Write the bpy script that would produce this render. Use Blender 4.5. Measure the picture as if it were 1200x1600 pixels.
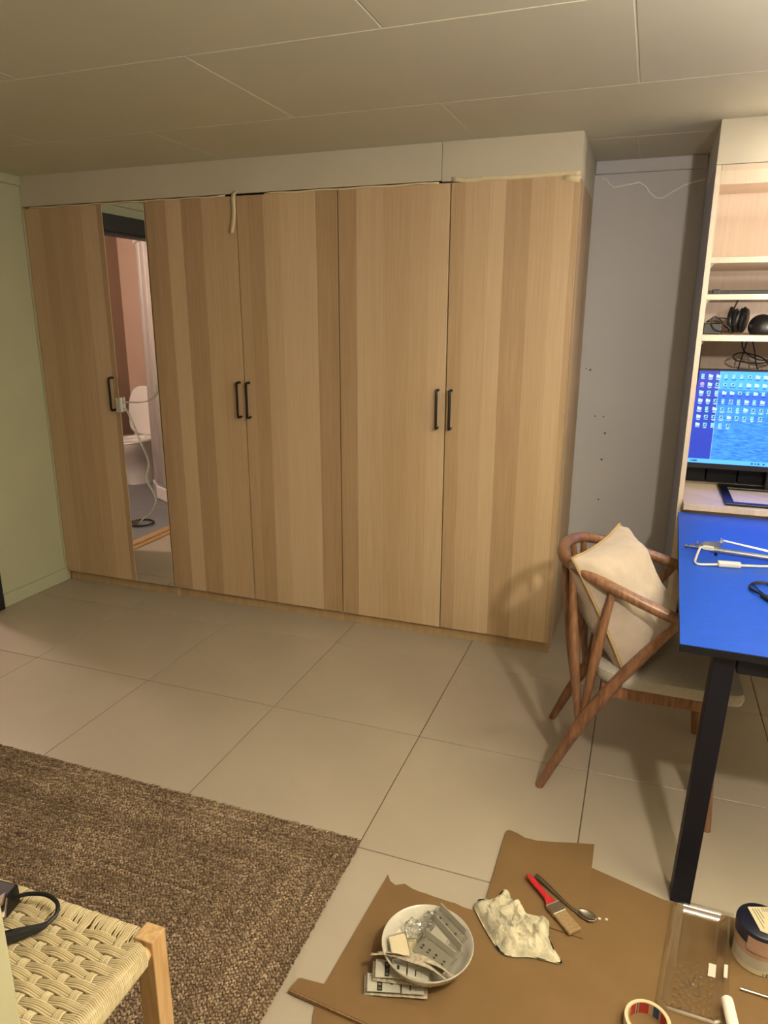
import bpy, math, random
import numpy as np
from mathutils import Vector, Matrix, noise
for o in list(bpy.data.objects): bpy.data.objects.remove(o)
S = bpy.context.scene
COL = S.collection
random.seed(7)
R = math.radians

# ------------------------------------------------------------------ camera, world, exposure
cam = bpy.data.cameras.new('camera'); cam.sensor_fit = 'HORIZONTAL'; cam.sensor_width = 36.0
cam.lens = 36.0 * 1110.0 / 1200.0; cam.clip_start = 0.02; cam.clip_end = 60
camo = bpy.data.objects.new('camera', cam); COL.objects.link(camo)
camo.location = (3.0729, -3.0252, 1.4833); camo.rotation_euler = (1.3025, -0.0028, 0.3502)
S.camera = camo
w = bpy.data.worlds.new('world'); S.world = w; w.use_nodes = True
w.node_tree.nodes['Background'].inputs[0].default_value = (1.0, .82, .6, 1)
w.node_tree.nodes['Background'].inputs[1].default_value = 0.04
S.view_settings.view_transform = 'Standard'; S.view_settings.look = 'None'
S.view_settings.gamma = 1.0; S.view_settings.use_curve_mapping = False
S.view_settings.exposure = 0.48
LAMP_MAIN = 54.0; LAMP_CASE = 6.0; FILL_UP = 260.0; LAMP_BATH = 46.0; FILL_DESK = 15.0; LED_CASE = .62; SCREEN = 1.0

# ------------------------------------------------------------------ materials
def srgb(r, g, b):
    f = lambda c: (c/255/12.92) if c/255 <= .04045 else ((c/255+.055)/1.055)**2.4
    return (f(r), f(g), f(b), 1)
M = {}
def mat(name, col, rough=.5, metal=0., var=0., vscale=8., bump=0., bscale=60., stretch=None, emit=None, estr=1., spec=.5, coat=0., trans=0., alpha=1., sheen=0.):
    m = bpy.data.materials.new(name); m.use_nodes = True; nt = m.node_tree; p = nt.nodes['Principled BSDF']
    c = tuple(col) if len(col) == 4 else tuple(col) + (1,)
    p.inputs['Base Color'].default_value = c; p.inputs['Roughness'].default_value = rough
    p.inputs['Metallic'].default_value = metal; p.inputs['Specular IOR Level'].default_value = spec
    p.inputs['Coat Weight'].default_value = coat; p.inputs['Transmission Weight'].default_value = trans
    p.inputs['Sheen Weight'].default_value = sheen
    if emit: p.inputs['Emission Color'].default_value = tuple(emit)+(1,) if len(emit) == 3 else emit; p.inputs['Emission Strength'].default_value = estr
    if var or bump:
        tc = nt.nodes.new('ShaderNodeTexCoord'); mp = nt.nodes.new('ShaderNodeMapping')
        nt.links.new(tc.outputs['Object'], mp.inputs[0])
        if stretch: mp.inputs['Scale'].default_value = stretch
    if var:
        n = nt.nodes.new('ShaderNodeTexNoise'); n.inputs['Scale'].default_value = vscale; n.inputs['Detail'].default_value = 5
        nt.links.new(mp.outputs[0], n.inputs['Vector'])
        r = nt.nodes.new('ShaderNodeValToRGB'); r.color_ramp.elements[0].position = .3; r.color_ramp.elements[1].position = .7
        r.color_ramp.elements[0].color = tuple(x*(1-var) for x in c[:3])+(1,); r.color_ramp.elements[1].color = tuple(min(1, x*(1+var)) for x in c[:3])+(1,)
        nt.links.new(n.outputs[0], r.inputs[0]); nt.links.new(r.outputs[0], p.inputs['Base Color'])
    if bump:
        n2 = nt.nodes.new('ShaderNodeTexNoise'); n2.inputs['Scale'].default_value = bscale; n2.inputs['Detail'].default_value = 3
        nt.links.new(mp.outputs[0], n2.inputs['Vector'])
        b = nt.nodes.new('ShaderNodeBump'); b.inputs['Strength'].default_value = bump; b.inputs['Distance'].default_value = .003
        nt.links.new(n2.outputs[0], b.inputs['Height']); nt.links.new(b.outputs[0], p.inputs['Normal'])
    M[name] = m; return m

def oak_material(name, dark, mid, light, plank=.085, seedmul=9.0):
    """vertical plank-look oak foil: per-strip tint along x, fine grain along z"""
    m = bpy.data.materials.new(name); m.use_nodes = True; nt = m.node_tree; p = nt.nodes['Principled BSDF']; L = nt.links.new
    geo = nt.nodes.new('ShaderNodeNewGeometry'); sep = nt.nodes.new('ShaderNodeSeparateXYZ'); L(geo.outputs['Position'], sep.inputs[0])
    oi = nt.nodes.new('ShaderNodeObjectInfo')
    def math_(op, a, b=None):
        n = nt.nodes.new('ShaderNodeMath'); n.operation = op
        for i, v in enumerate((a, b)):
            if v is None: continue
            if isinstance(v, (int, float)): n.inputs[i].default_value = v
            else: L(v, n.inputs[i])
        return n.outputs[0]
    xy = math_('ADD', sep.outputs[0], sep.outputs[1])
    wob = nt.nodes.new('ShaderNodeTexNoise'); wob.noise_dimensions = '1D'; wob.inputs['Scale'].default_value = 1.3
    L(math_('MULTIPLY', xy, 6.0), wob.inputs['W'])
    xx = math_('ADD', math_('DIVIDE', xy, plank), math_('MULTIPLY', wob.outputs[0], 1.2))
    cell = math_('FLOOR', xx)
    wn = nt.nodes.new('ShaderNodeTexWhiteNoise'); wn.noise_dimensions = '1D'; L(math_('ADD', cell, math_('MULTIPLY', oi.outputs['Random'], seedmul)), wn.inputs['W'])
    mp = nt.nodes.new('ShaderNodeMapping'); mp.inputs['Scale'].default_value = (1, 1, .02); L(geo.outputs['Position'], mp.inputs[0])
    gr = nt.nodes.new('ShaderNodeTexNoise'); gr.inputs['Scale'].default_value = 170; gr.inputs['Detail'].default_value = 4; gr.inputs['Roughness'].default_value = .7
    L(mp.outputs[0], gr.inputs['Vector'])
    mp2 = nt.nodes.new('ShaderNodeMapping'); mp2.inputs['Scale'].default_value = (1, 1, .06); L(geo.outputs['Position'], mp2.inputs[0])
    fig = nt.nodes.new('ShaderNodeTexNoise'); fig.inputs['Scale'].default_value = 22; fig.inputs['Detail'].default_value = 3; fig.inputs['Distortion'].default_value = 1.2
    L(mp2.outputs[0], fig.inputs['Vector'])
    v = math_('ADD', math_('MULTIPLY', wn.outputs[0], .46), math_('ADD', math_('MULTIPLY', gr.outputs[0], .52), math_('MULTIPLY', fig.outputs[0], .22)))
    cr = nt.nodes.new('ShaderNodeValToRGB'); e = cr.color_ramp.elements
    e[0].position = .25; e[0].color = dark; e[1].position = .95; e[1].color = light
    mm = cr.color_ramp.elements.new(.6); mm.color = mid
    L(v, cr.inputs[0]); L(cr.outputs[0], p.inputs['Base Color']); p.inputs['Roughness'].default_value = .48
    b = nt.nodes.new('ShaderNodeBump'); b.inputs['Strength'].default_value = .12; b.inputs['Distance'].default_value = .001
    L(gr.outputs[0], b.inputs['Height']); L(b.outputs[0], p.inputs['Normal'])
    M[name] = m; return m

def wood_material(name, dark, light, axis=(1, 1, .05), scale=60, rough=.4):
    m = bpy.data.materials.new(name); m.use_nodes = True; nt = m.node_tree; p = nt.nodes['Principled BSDF']; L = nt.links.new
    tc = nt.nodes.new('ShaderNodeTexCoord'); mp = nt.nodes.new('ShaderNodeMapping'); mp.inputs['Scale'].default_value = axis
    L(tc.outputs['Object'], mp.inputs[0])
    n = nt.nodes.new('ShaderNodeTexNoise'); n.inputs['Scale'].default_value = scale; n.inputs['Detail'].default_value = 5; n.inputs['Distortion'].default_value = .4
    L(mp.outputs[0], n.inputs['Vector'])
    cr = nt.nodes.new('ShaderNodeValToRGB'); e = cr.color_ramp.elements; e[0].position = .32; e[0].color = dark; e[1].position = .68; e[1].color = light
    L(n.outputs[0], cr.inputs[0]); L(cr.outputs[0], p.inputs['Base Color']); p.inputs['Roughness'].default_value = rough
    M[name] = m; return m

def island_material(name, cols, rough=.9, bigvar=True):
    """colour picked per loose piece of the mesh (fibres, cords)"""
    m = bpy.data.materials.new(name); m.use_nodes = True; nt = m.node_tree; p = nt.nodes['Principled BSDF']; L = nt.links.new
    geo = nt.nodes.new('ShaderNodeNewGeometry'); cr = nt.nodes.new('ShaderNodeValToRGB')
    e = cr.color_ramp.elements; e[0].position = 0; e[0].color = cols[0]; e[1].position = 1; e[1].color = cols[-1]
    for i, c in enumerate(cols[1:-1]): x = e.new((i+1)/(len(cols)-1)); x.color = c
    n = nt.nodes.new('ShaderNodeTexNoise'); n.inputs['Scale'].default_value = 4.5; n.inputs['Detail'].default_value = 3; L(geo.outputs['Position'], n.inputs['Vector'])
    a = nt.nodes.new('ShaderNodeMath'); a.operation = 'MULTIPLY'; a.inputs[1].default_value = .6; L(geo.outputs['Random Per Island'], a.inputs[0])
    b = nt.nodes.new('ShaderNodeMath'); b.operation = 'MULTIPLY_ADD'; b.inputs[1].default_value = .9; L(n.outputs[0], b.inputs[0]); L(a.outputs[0], b.inputs[2])
    at = nt.nodes.new('ShaderNodeAttribute'); at.attribute_name = 'rowv'; b0 = b; b = nt.nodes.new('ShaderNodeMath'); b.operation = 'ADD'; L(b0.outputs[0], b.inputs[0]); L(at.outputs['Fac'], b.inputs[1])
    c = nt.nodes.new('ShaderNodeMath'); c.operation = 'SUBTRACT'; c.inputs[1].default_value = .25; L(b.outputs[0], c.inputs[0])
    L(c.outputs[0], cr.inputs[0]); L(cr.outputs[0], p.inputs['Base Color']); p.inputs['Roughness'].default_value = rough; p.inputs['Specular IOR Level'].default_value = .15
    M[name] = m; return m

def clear_material(name, tint=(.97, .97, .95, 1), gloss=.12, rough=.06):
    m = bpy.data.materials.new(name); m.use_nodes = True; nt = m.node_tree; nt.nodes.remove(nt.nodes['Principled BSDF']); L = nt.links.new
    out = nt.nodes['Material Output']; t = nt.nodes.new('ShaderNodeBsdfTransparent'); t.inputs[0].default_value = tint
    g = nt.nodes.new('ShaderNodeBsdfGlossy'); g.inputs['Roughness'].default_value = rough
    lw0 = nt.nodes.new('ShaderNodeLayerWeight'); lw = nt.nodes.new('ShaderNodeMath'); lw.operation = 'POWER'; lw.inputs[1].default_value = 2.2; L(lw0.outputs['Facing'], lw.inputs[0])
    a = nt.nodes.new('ShaderNodeMath'); a.operation = 'ADD'; a.inputs[1].default_value = gloss; L(lw.outputs[0], a.inputs[0])
    mx = nt.nodes.new('ShaderNodeMixShader'); L(a.outputs[0], mx.inputs[0]); L(t.outputs[0], mx.inputs[1]); L(g.outputs[0], mx.inputs[2]); L(mx.outputs[0], out.inputs[0])
    M[name] = m; return m

mat('paint', srgb(200, 192, 175), .6, var=.03, vscale=3, bump=.05, bscale=90)
mat('paint_ceiling', srgb(197, 194, 173), .62, var=.025, vscale=2)
mat('paint_left', srgb(184, 186, 158), .6, var=.03, vscale=3, bump=.04, bscale=90)
mat('paint_cream', srgb(162, 158, 126), .55, var=.03, vscale=9)
mat('tile', srgb(174, 162, 145), .38, var=.06, vscale=3.2, bump=.03, bscale=120)
mat('grout', srgb(92, 76, 60), .9)
mat('groove_highlight', srgb(226, 218, 196), .8)  # paler than the boards: lit-edge highlight put into the groove colour
oak_material('oak', srgb(166, 136, 104), srgb(194, 165, 131), srgb(216, 190, 158))
oak_material('oak_pale', srgb(196, 176, 156), srgb(214, 196, 176), srgb(228, 214, 196), plank=.3)
mat('oak_plain', srgb(186, 158, 120), .5, var=.1, vscale=30, stretch=(1, 1, .05))
mat('black_metal', srgb(20, 19, 19), .42, spec=.4)
mat('black_frame', srgb(30, 31, 32), .5)
mat('mirror', (.86, .87, .86, 1), .015, metal=1.)
mat('brass_edge', srgb(214, 196, 150), .35)
mat('tape', srgb(222, 206, 168), .75, var=.05, vscale=40)
mat('white_plastic', srgb(206, 202, 192), .4)
mat('desk_top_glow', srgb(20, 76, 186), .40, spec=.35, var=.06, vscale=40)  # blue is the screen's glow painted onto a black top
mat('desk_edge', srgb(14, 15, 22), .5, spec=.3)
mat('leg_black', srgb(12, 14, 26), .5, spec=.3)
wood_material('walnut', srgb(108, 74, 54), srgb(148, 106, 78), (4, 4, .6), 22, .33)
wood_material('beech', srgb(182, 144, 98), srgb(210, 174, 126), (3, 3, .25), 26, .42)
mat('seat_fabric', srgb(172, 165, 154), .9, var=.08, vscale=120, bump=.3, bscale=500, spec=.2)
mat('linen', srgb(184, 168, 154), .95, var=.06, vscale=25, bump=.5, bscale=420, spec=.1, sheen=.3)
mat('linen_edge', srgb(176, 150, 112), .95, var=.1, vscale=160, bump=.6, bscale=700, spec=.1)
island_material('jute', [srgb(98, 80, 64), srgb(132, 112, 90), srgb(158, 136, 112), srgb(190, 168, 142)])
mat('jute_base', srgb(112, 90, 68), .95)
island_material('cord', [srgb(178, 160, 122), srgb(198, 182, 144), srgb(212, 198, 164)], .8)
mat('cardboard', srgb(120, 92, 56), .85, var=.05, vscale=10, bump=.05, bscale=200)
mat('cardboard_edge', srgb(132, 100, 66), .9, var=.25, vscale=220)
mat('ceramic', srgb(198, 191, 176), .22, coat=.3)
mat('grey_plastic', srgb(158, 152, 136), .5)
mat('ink', srgb(34, 32, 30), .7)
mat('paper', srgb(208, 202, 186), .8)
mat('paper_grey', srgb(176, 164, 142), .8, var=.35, vscale=130)
mat('rag', srgb(192, 183, 158), .95, var=.42, vscale=24, bump=.5, bscale=300, spec=.1)
mat('red_handle', srgb(196, 38, 48), .3, coat=.4)
mat('steel', srgb(196, 188, 172), .3, metal=1.)
mat('steel_dark', srgb(158, 148, 130), .32, metal=1.)
mat('bristle', srgb(148, 122, 84), .8, var=.35, vscale=300, stretch=(1, 1, 1))
clear_material('clear_plastic', (.965, .965, .955, 1), .09, .13)
clear_material('crinkle_plastic', (.94, .94, .92, 1), .22, .15)
mat('navy_lid', srgb(24, 26, 44), .4)
mat('jar_grey', srgb(184, 176, 160), .35, var=.06, vscale=20)
mat('jar_pink', srgb(176, 142, 122), .5, var=.08, vscale=30)
mat('label_cream', srgb(206, 192, 158), .7)
mat('tape_core', srgb(190, 160, 120), .8)
mat('core_red', srgb(178, 58, 48), .6)
mat('core_blue', srgb(52, 76, 108), .6)
mat('foam_white', srgb(238, 232, 218), .8, bump=.2, bscale=300)
mat('aluminium', srgb(168, 172, 180), .3, metal=.9)
mat('chrome', srgb(180, 186, 196), .18, metal=1.)
mat('black_plastic', srgb(16, 16, 18), .38)
mat('black_rubber', srgb(14, 14, 15), .55)
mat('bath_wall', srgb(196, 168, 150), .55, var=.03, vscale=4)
mat('bath_wall_shaded', srgb(156, 128, 110), .55)  # darker copy of the bathroom wall, grazing-light shade put into its colour
mat('shower_alu', srgb(186, 182, 178), .42, metal=.4)
mat('bath_floor', srgb(118, 118, 122), .5, var=.06, vscale=8)
mat('porcelain', srgb(240, 236, 232), .12, coat=.4)
mat('threshold', srgb(176, 136, 92), .45, var=.1, vscale=30)
clear_material('shower_glass', (.93, .95, .95, 1), .05, .03)
mat('screen_navy', (.004, .012, .07, 1), .3, emit=(.022, .045, .42), estr=1.0*SCREEN)
mat('screen_sky', (.01, .05, .1, 1), .3, emit=(.06, .40, 2.6), estr=1.0*SCREEN)
mat('screen_hill', (.01, .03, .1, 1), .3, emit=(.02, .12, 1.2), estr=1.0*SCREEN)
mat('screen_lake', (.01, .05, .1, 1), .3, emit=(.03, .24, 2.2), estr=1.0*SCREEN)
mat('screen_bar', (.01, .05, .1, 1), .3, emit=(.10, .45, 1.6), estr=1.0*SCREEN)
mat('icon_white', (.1, .1, .1, 1), .4, emit=(.40, .66, .78), estr=1.0*SCREEN)
mat('icon_teal', (.1, .1, .1, 1), .4, emit=(.10, .50, .62), estr=1.0*SCREEN)
mat('icon_dark', (.01, .01, .02, 1), .4, emit=(.004, .02, .12), estr=1.0*SCREEN)
mat('icon_pink', (.1, .02, .02, 1), .4, emit=(.8, .3, .55), estr=1.0*SCREEN)
mat('led', (1, 1, 1, 1), .5, emit=(1.0, .95, .92), estr=22.*LED_CASE)
mat('lamp_glow', (1, 1, 1, 1), .5, emit=(1.0, .78, .5), estr=6.)
mat('lamp_glow_cool', (1, 1, 1, 1), .5, emit=(1.0, .88, .8), estr=5.)
mat('panel_glow_blue', srgb(150, 156, 182), .55)  # bluish screen haze put into the side panel's colour
mat('paint_niche_glow', srgb(192, 190, 194), .6, var=.03, vscale=3, bump=.05, bscale=90)  # wall colour with the bluish haze near the screen mixed in

def screen_field():
    m = M['screen_field'] = bpy.data.materials.new('screen_field'); m.use_nodes = True; nt = m.node_tree; p = nt.nodes['Principled BSDF']; L = nt.links.new
    tc = nt.nodes.new('ShaderNodeTexCoord'); mp = nt.nodes.new('ShaderNodeMapping'); mp.inputs['Scale'].default_value = (22, 1, 120); L(tc.outputs['Object'], mp.inputs[0])
    mp.inputs['Rotation'].default_value = (0, .12, 0)
    n = nt.nodes.new('ShaderNodeTexNoise'); n.inputs['Scale'].default_value = 1.4; n.inputs['Detail'].default_value = 4; L(mp.outputs[0], n.inputs['Vector'])
    cr = nt.nodes.new('ShaderNodeValToRGB'); e = cr.color_ramp.elements; e[0].position = .36; e[0].color = (.02, .15, 2.4, 1); e[1].position = .66; e[1].color = (.06, .34, 3.6, 1)
    L(n.outputs[0], cr.inputs[0]); L(cr.outputs[0], p.inputs['Emission Color']); p.inputs['Emission Strength'].default_value = 1.0*SCREEN
    p.inputs['Base Color'].default_value = (.01, .03, .08, 1); p.inputs['Roughness'].default_value = .3
screen_field()

# ------------------------------------------------------------------ mesh helpers
ORG = {}
class MB:
    def __init__(s): s.v = []; s.f = []
    def add(s, vs, fs):
        b = len(s.v); s.v += [tuple(map(float, q)) for q in vs]; s.f += [tuple(i+b for i in q) for q in fs]; return s
    def box(s, x0, x1, y0, y1, z0, z1):
        return s.add([(x0,y0,z0),(x1,y0,z0),(x1,y1,z0),(x0,y1,z0),(x0,y0,z1),(x1,y0,z1),(x1,y1,z1),(x0,y1,z1)],
                     [(0,3,2,1),(4,5,6,7),(0,1,5,4),(1,2,6,5),(2,3,7,6),(3,0,4,7)])
    def obox(s, c, u, v, n):
        c, u, v, n = map(Vector, (c, u, v, n))
        if u.cross(v).dot(n) < 0: n = -n
        P = [c+a*u+b*v+d*n for d in (-1, 1) for a, b in ((-1,-1),(1,-1),(1,1),(-1,1))]
        return s.add(P, [(0,3,2,1),(4,5,6,7),(0,1,5,4),(1,2,6,5),(2,3,7,6),(3,0,4,7)])
    def prism(s, poly, z0, z1):
        a = sum(poly[i][0]*poly[(i+1) % len(poly)][1]-poly[(i+1) % len(poly)][0]*poly[i][1] for i in range(len(poly)))
        if a < 0: poly = poly[::-1]
        n = len(poly); z0_ = z0 if callable(z0) else (lambda x, y: z0); z1_ = z1 if callable(z1) else (lambda x, y: z1)
        V = [(x, y, z0_(x, y)) for x, y in poly]+[(x, y, z1_(x, y)) for x, y in poly]
        return s.add(V, [tuple(range(n))[::-1], tuple(range(n, 2*n))]+[(i, (i+1) % n, n+(i+1) % n, n+i) for i in range(n)])
    def tube(s, pts, r, n=8, caps=True, flat=1.0, closed=False):
        P = [Vector(p) for p in pts]; k = len(P); rs = r if isinstance(r, (list, tuple)) else [r]*k
        V = []; up = None
        for i in range(k):
            if closed: t = P[(i+1) % k]-P[i-1]
            else: t = P[min(i+1, k-1)]-P[max(i-1, 0)]
            t.normalize()
            if up is None: up = Vector((0, 0, 1)) if abs(t.z) < .9 else Vector((1, 0, 0))
            a = (up-t*up.dot(t)); a = a.normalized() if a.length > 1e-6 else t.orthogonal().normalized(); up = a; b = t.cross(a)
            for j in range(n):
                q = 2*math.pi*j/n; V.append(P[i]+(a*math.sin(q)*flat+b*math.cos(q))*rs[i])
        F = []
        for i in range(k if closed else k-1):
            for j in range(n):
                i2 = (i+1) % k; j2 = (j+1) % n; F.append((i*n+j, i*n+j2, i2*n+j2, i2*n+j))
        if caps and not closed: F += [tuple(range(n))[::-1], tuple(range((k-1)*n, k*n))]
        return s.add(V, F)
    def lathe(s, prof, c=(0, 0, 0), n=32, mtx=None, capb=True, capt=True):
        V = []
        for r, z in prof:
            for j in range(n):
                q = Vector((r*math.cos(2*math.pi*j/n), r*math.sin(2*math.pi*j/n), z))
                if mtx: q = mtx @ q
                V.append(q+Vector(c))
        F = [(i*n+j, i*n+(j+1) % n, (i+1)*n+(j+1) % n, (i+1)*n+j) for i in range(len(prof)-1) for j in range(n)]
        if capb and prof[0][0] > 1e-6: F.append(tuple(range(n))[::-1])
        if capt and prof[-1][0] > 1e-6: F.append(tuple(range((len(prof)-1)*n, len(prof)*n)))
        return s.add(V, F)
    def loft(s, rings, caps=True):
        n = len(rings[0]); V = [p for r in rings for p in r]
        F = [(i*n+j, i*n+(j+1) % n, (i+1)*n+(j+1) % n, (i+1)*n+j) for i in range(len(rings)-1) for j in range(n)]
        if caps: F += [tuple(range(n))[::-1], tuple(range((len(rings)-1)*n, len(rings)*n))]
        return s.add(V, F)
    def grid(s, nu, nv, fn, closed=False):
        V = [fn(i/(nu-1), j/(nv-1)) for j in range(nv) for i in range(nu)]
        F = [(j*nu+i, j*nu+i+1, (j+1)*nu+i+1, (j+1)*nu+i) for j in range(nv-1) for i in range(nu-1)]
        return s.add(V, F)
    def build(s, name, m, parent=None, smooth=False, bevel=0, loc=None, solid=0):
        org = ORG[parent.as_pointer()] if parent is not None else Vector(loc if loc is not None else (0, 0, 0))
        me = bpy.data.meshes.new(name); me.from_pydata([tuple(Vector(q)-org) for q in s.v], [], s.f)
        me.materials.append(M[m]); me.update()
        if smooth:
            for q in me.polygons: q.use_smooth = True
            try: me.set_sharp_from_angle(angle=R(smooth if smooth is not True else 40))
            except Exception: pass
        o = bpy.data.objects.new(name, me); COL.objects.link(o)
        if parent is not None: o.parent = parent
        else: o.location = org
        ORG[o.as_pointer()] = org
        if solid:
            md = o.modifiers.new('solid', 'SOLIDIFY'); md.thickness = solid; md.offset = 0
        if bevel:
            md = o.modifiers.new('bevel', 'BEVEL'); md.width = bevel; md.segments = 2; md.limit_method = 'ANGLE'; md.angle_limit = R(50)
        return o
def thing(name, label, cat, loc=(0, 0, 0), group=None):
    o = bpy.data.objects.new(name, None); COL.objects.link(o); o.location = loc; o.empty_display_size = .05
    ORG[o.as_pointer()] = Vector(loc); return tag(o, label, cat, group)
def tag(o, label, cat, group=None):
    o['label'] = label; o['category'] = cat
    if group: o['group'] = group
    return o
def struct(o, label=None):
    o['kind'] = 'structure'
    if label: o['label'] = label
    return o
def crom(P, k=8):
    P = [Vector(p) for p in P]; out = []
    for i in range(len(P)-1):
        a, b, c, d = P[max(i-1, 0)], P[i], P[i+1], P[min(i+2, len(P)-1)]
        for j in range(k):
            t = j/k; out.append(.5*((2*b)+(c-a)*t+(2*a-5*b+4*c-d)*t*t+(3*b-a-3*c+d)*t**3))
    return out+[P[-1]]
def lerps(vals, k):
    out = []
    for i in range(len(vals)-1): out += [vals[i]+(vals[i+1]-vals[i])*j/k for j in range(k)]
    return out+[vals[-1]]

# ------------------------------------------------------------------ the room
H = 2.159; TX, TY, TS = 1.2113, -.2257, .5995
RX1, RY0, YB = 5.3, -4.6, .60     # right wall, wall behind the camera, back wall
NEARY = -2.635                    # stub wall at the left of the camera

floor = struct(MB().box(0, RX1, RY0, YB, -.06, -.0025).build('floor', 'grout'), 'large beige ceramic floor tiles with thin dark joints')
ORG[floor.as_pointer()] = Vector((0, 0, 0)); tile_cache = {}
g = .0016
for i in range(-3, 8):
    for j in range(-2, 9):
        x0 = TX+i*TS+g; x1 = TX+(i+1)*TS-g; y1 = TY-j*TS-g; y0 = TY-(j+1)*TS+g
        x0, x1, y0, y1 = max(x0, 0), min(x1, RX1), max(y0, RY0), min(y1, YB)
        if x1-x0 < .02 or y1-y0 < .02: continue
        if y0 > .02 and x1 < 2.7: continue
        key = (round(x1-x0, 4), round(y1-y0, 4))
        if key not in tile_cache:
            o = MB().box(0, key[0], 0, key[1], -.012, 0).build('floor_tile', 'tile', None, bevel=.0012); tile_cache[key] = o.data
        else:
            o = bpy.data.objects.new('floor_tile', tile_cache[key]); COL.objects.link(o); md = o.modifiers.new('bevel', 'BEVEL'); md.width = .0012; md.segments = 1
        o.parent = floor; o.location = (x0, y0, 0)

ceil = struct(MB().box(0, RX1, RY0, YB, H+.0016, H+.08).build('ceiling', 'groove_highlight'), 'beige painted ceiling of staggered boards with narrow grooves')
rows = [YB, .16, -.518, -1.17, -1.83, -2.49, -3.15, -3.81, -4.6]; cg = .0022
for k in range(len(rows)-1):
    y1, y0 = rows[k]-cg, rows[k+1]+cg; off = 1.79 if k % 2 == 0 else 2.37
    if k == 0: off = 2.955
    if k == 1: off = 2.355
    if k == 2: off = 1.82
    if k == 3: off = 2.39
    xs = sorted({0., RX1} | {round(off+1.15*q, 3) for q in range(-4, 5) if 0 < off+1.15*q < RX1})
    for a, b in zip(xs[:-1], xs[1:]):
        o = MB().box(a+cg, b-cg, y0, y1, H, H+.02).build('ceiling_panel', 'paint_ceiling', ceil, bevel=.0015)

# left wall with the bathroom doorway
DY0, DY1, DZ = -1.36, -.53, 1.97
m = MB().box(-.1, 0, DY1, YB, 0, H+.02).box(-.1, 0, NEARY-.115, DY0, 0, H+.02).box(-.1, 0, DY0, DY1, DZ, H+.02)
struct(m.build('wall_left', 'paint_left'), 'painted left wall with a dark framed doorway')
struct(MB().box(0, RX1, YB, YB+.1, 0, H+.02).build('wall_back', 'paint_niche_glow'), 'painted back wall of the niche beside the wardrobe, coloured with a bluish glow')
struct(MB().box(RX1, RX1+.1, RY0, YB, 0, H+.02).build('wall_right', 'paint'))
struct(MB().box(-.1, RX1, RY0-.1, RY0, 0, H+.02).build('wall_front', 'paint'))
struct(MB().box(0, 2.55, NEARY-.115, NEARY, 0, H).build('wall_near', 'paint_cream', bevel=.004), 'cream painted end of a stub wall close to the camera')
struct(MB().box(-.1, 0, RY0, NEARY-.115, 0, H+.02).build('wall_left_rear', 'paint'))
m = MB().box(0, .016, -.445, -.0, 0, .072)
struct(m.build('baseboard_left', 'paint_left', bevel=.004), 'painted baseboard under the left wall')
struct(MB().box(2.77, 3.23, YB-.014, YB, 0, .07).build('baseboard_back', 'paint', bevel=.003))
struct(MB().box(0, .02, -2.6, -.002, H-.045, H).build('trim_1', 'paint_left', bevel=.004))
struct(MB().box(2.768, 3.233, YB-.02, YB, H-.055, H).build('trim_2', 'paint_niche_glow', bevel=.004))
# filler strip between the left wall and the wardrobe
struct(MB().box(.0, .012, -.004, .02, .0, 2.012).build('trim_3', 'paint_left', bevel=.002), 'narrow painted filler strip beside the wardrobe')
# painted boards above the wardrobe and the open bookcase
struct(MB().box(.002, 2.2145, .0, .018, 2.016, H).build('trim_4', 'paint', bevel=.001), 'long painted board above the wardrobe')
o = struct(MB().box(2.2165, 2.765, .0, .018, 2.012, H).build('trim_5', 'paint', bevel=.001), 'short painted board above the rightmost wardrobe')
struct(MB().box(2.747, 2.766, .018, YB, 1.995, H).build('trim_6', 'paint', bevel=.001), 'painted side return above the wardrobe')
struct(MB().box(3.236, 4.3, .0, .018, 2.012, H).build('trim_7', 'paint', bevel=.001), 'painted board above the open bookcase')
struct(MB().box(3.236, 3.254, .018, YB, 2.012, H).build('trim_8', 'paint_niche_glow', bevel=.001))
# screw holes and scuffs on the back wall
wb = bpy.data.objects['wall_back']; ORG[wb.as_pointer()] = Vector((0, 0, 0))
for x, z, r in [(2.792, 1.244, .003), (2.811, 1.238, .005), (2.852, 1.017, .0035), (2.891, 1.016, .0035), (2.904, .935, .005), (2.899, .804, .005), (2.9, .60, .004)]:
    MB().lathe([(r, 0), (r*.4, .0012)], (x, YB-.0004, z), 10, Matrix.Rotation(R(90), 3, 'X')).build('screw_hole', 'grout', wb)

# bathroom doorway
d = struct(thing('door_1', 'black doorway frame to the bathroom', 'door frame', (0, (DY0+DY1)/2, 0))); del d['category']
for y0, y1 in ((DY1-.005, -.457), (DY0-.075, DY0+.005)): MB().box(-.001, .028, y0, y1, 0, DZ).build('casing', 'black_frame', d, bevel=.003)
MB().box(-.001, .028, DY0-.075, -.457, DZ-.005, DZ+.09).build('lintel', 'black_frame', d, bevel=.003)
for y0, y1 in ((DY1-.016, DY1), (DY0, DY0+.016)): MB().box(-.105, 0, y0, y1, 0, DZ).build('jamb', 'black_frame', d)
MB().box(-.105, 0, DY0, DY1, DZ-.016, DZ).build('head_jamb', 'black_frame', d)
for x0, x1, z in ((-.018, .018, .012), (-.056, -.024, .02), (-.1, -.062, .014)): MB().box(x0, x1, DY0+.01, DY1-.01, -.002, z).build('threshold_strip', 'threshold', d, bevel=.003)
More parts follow.
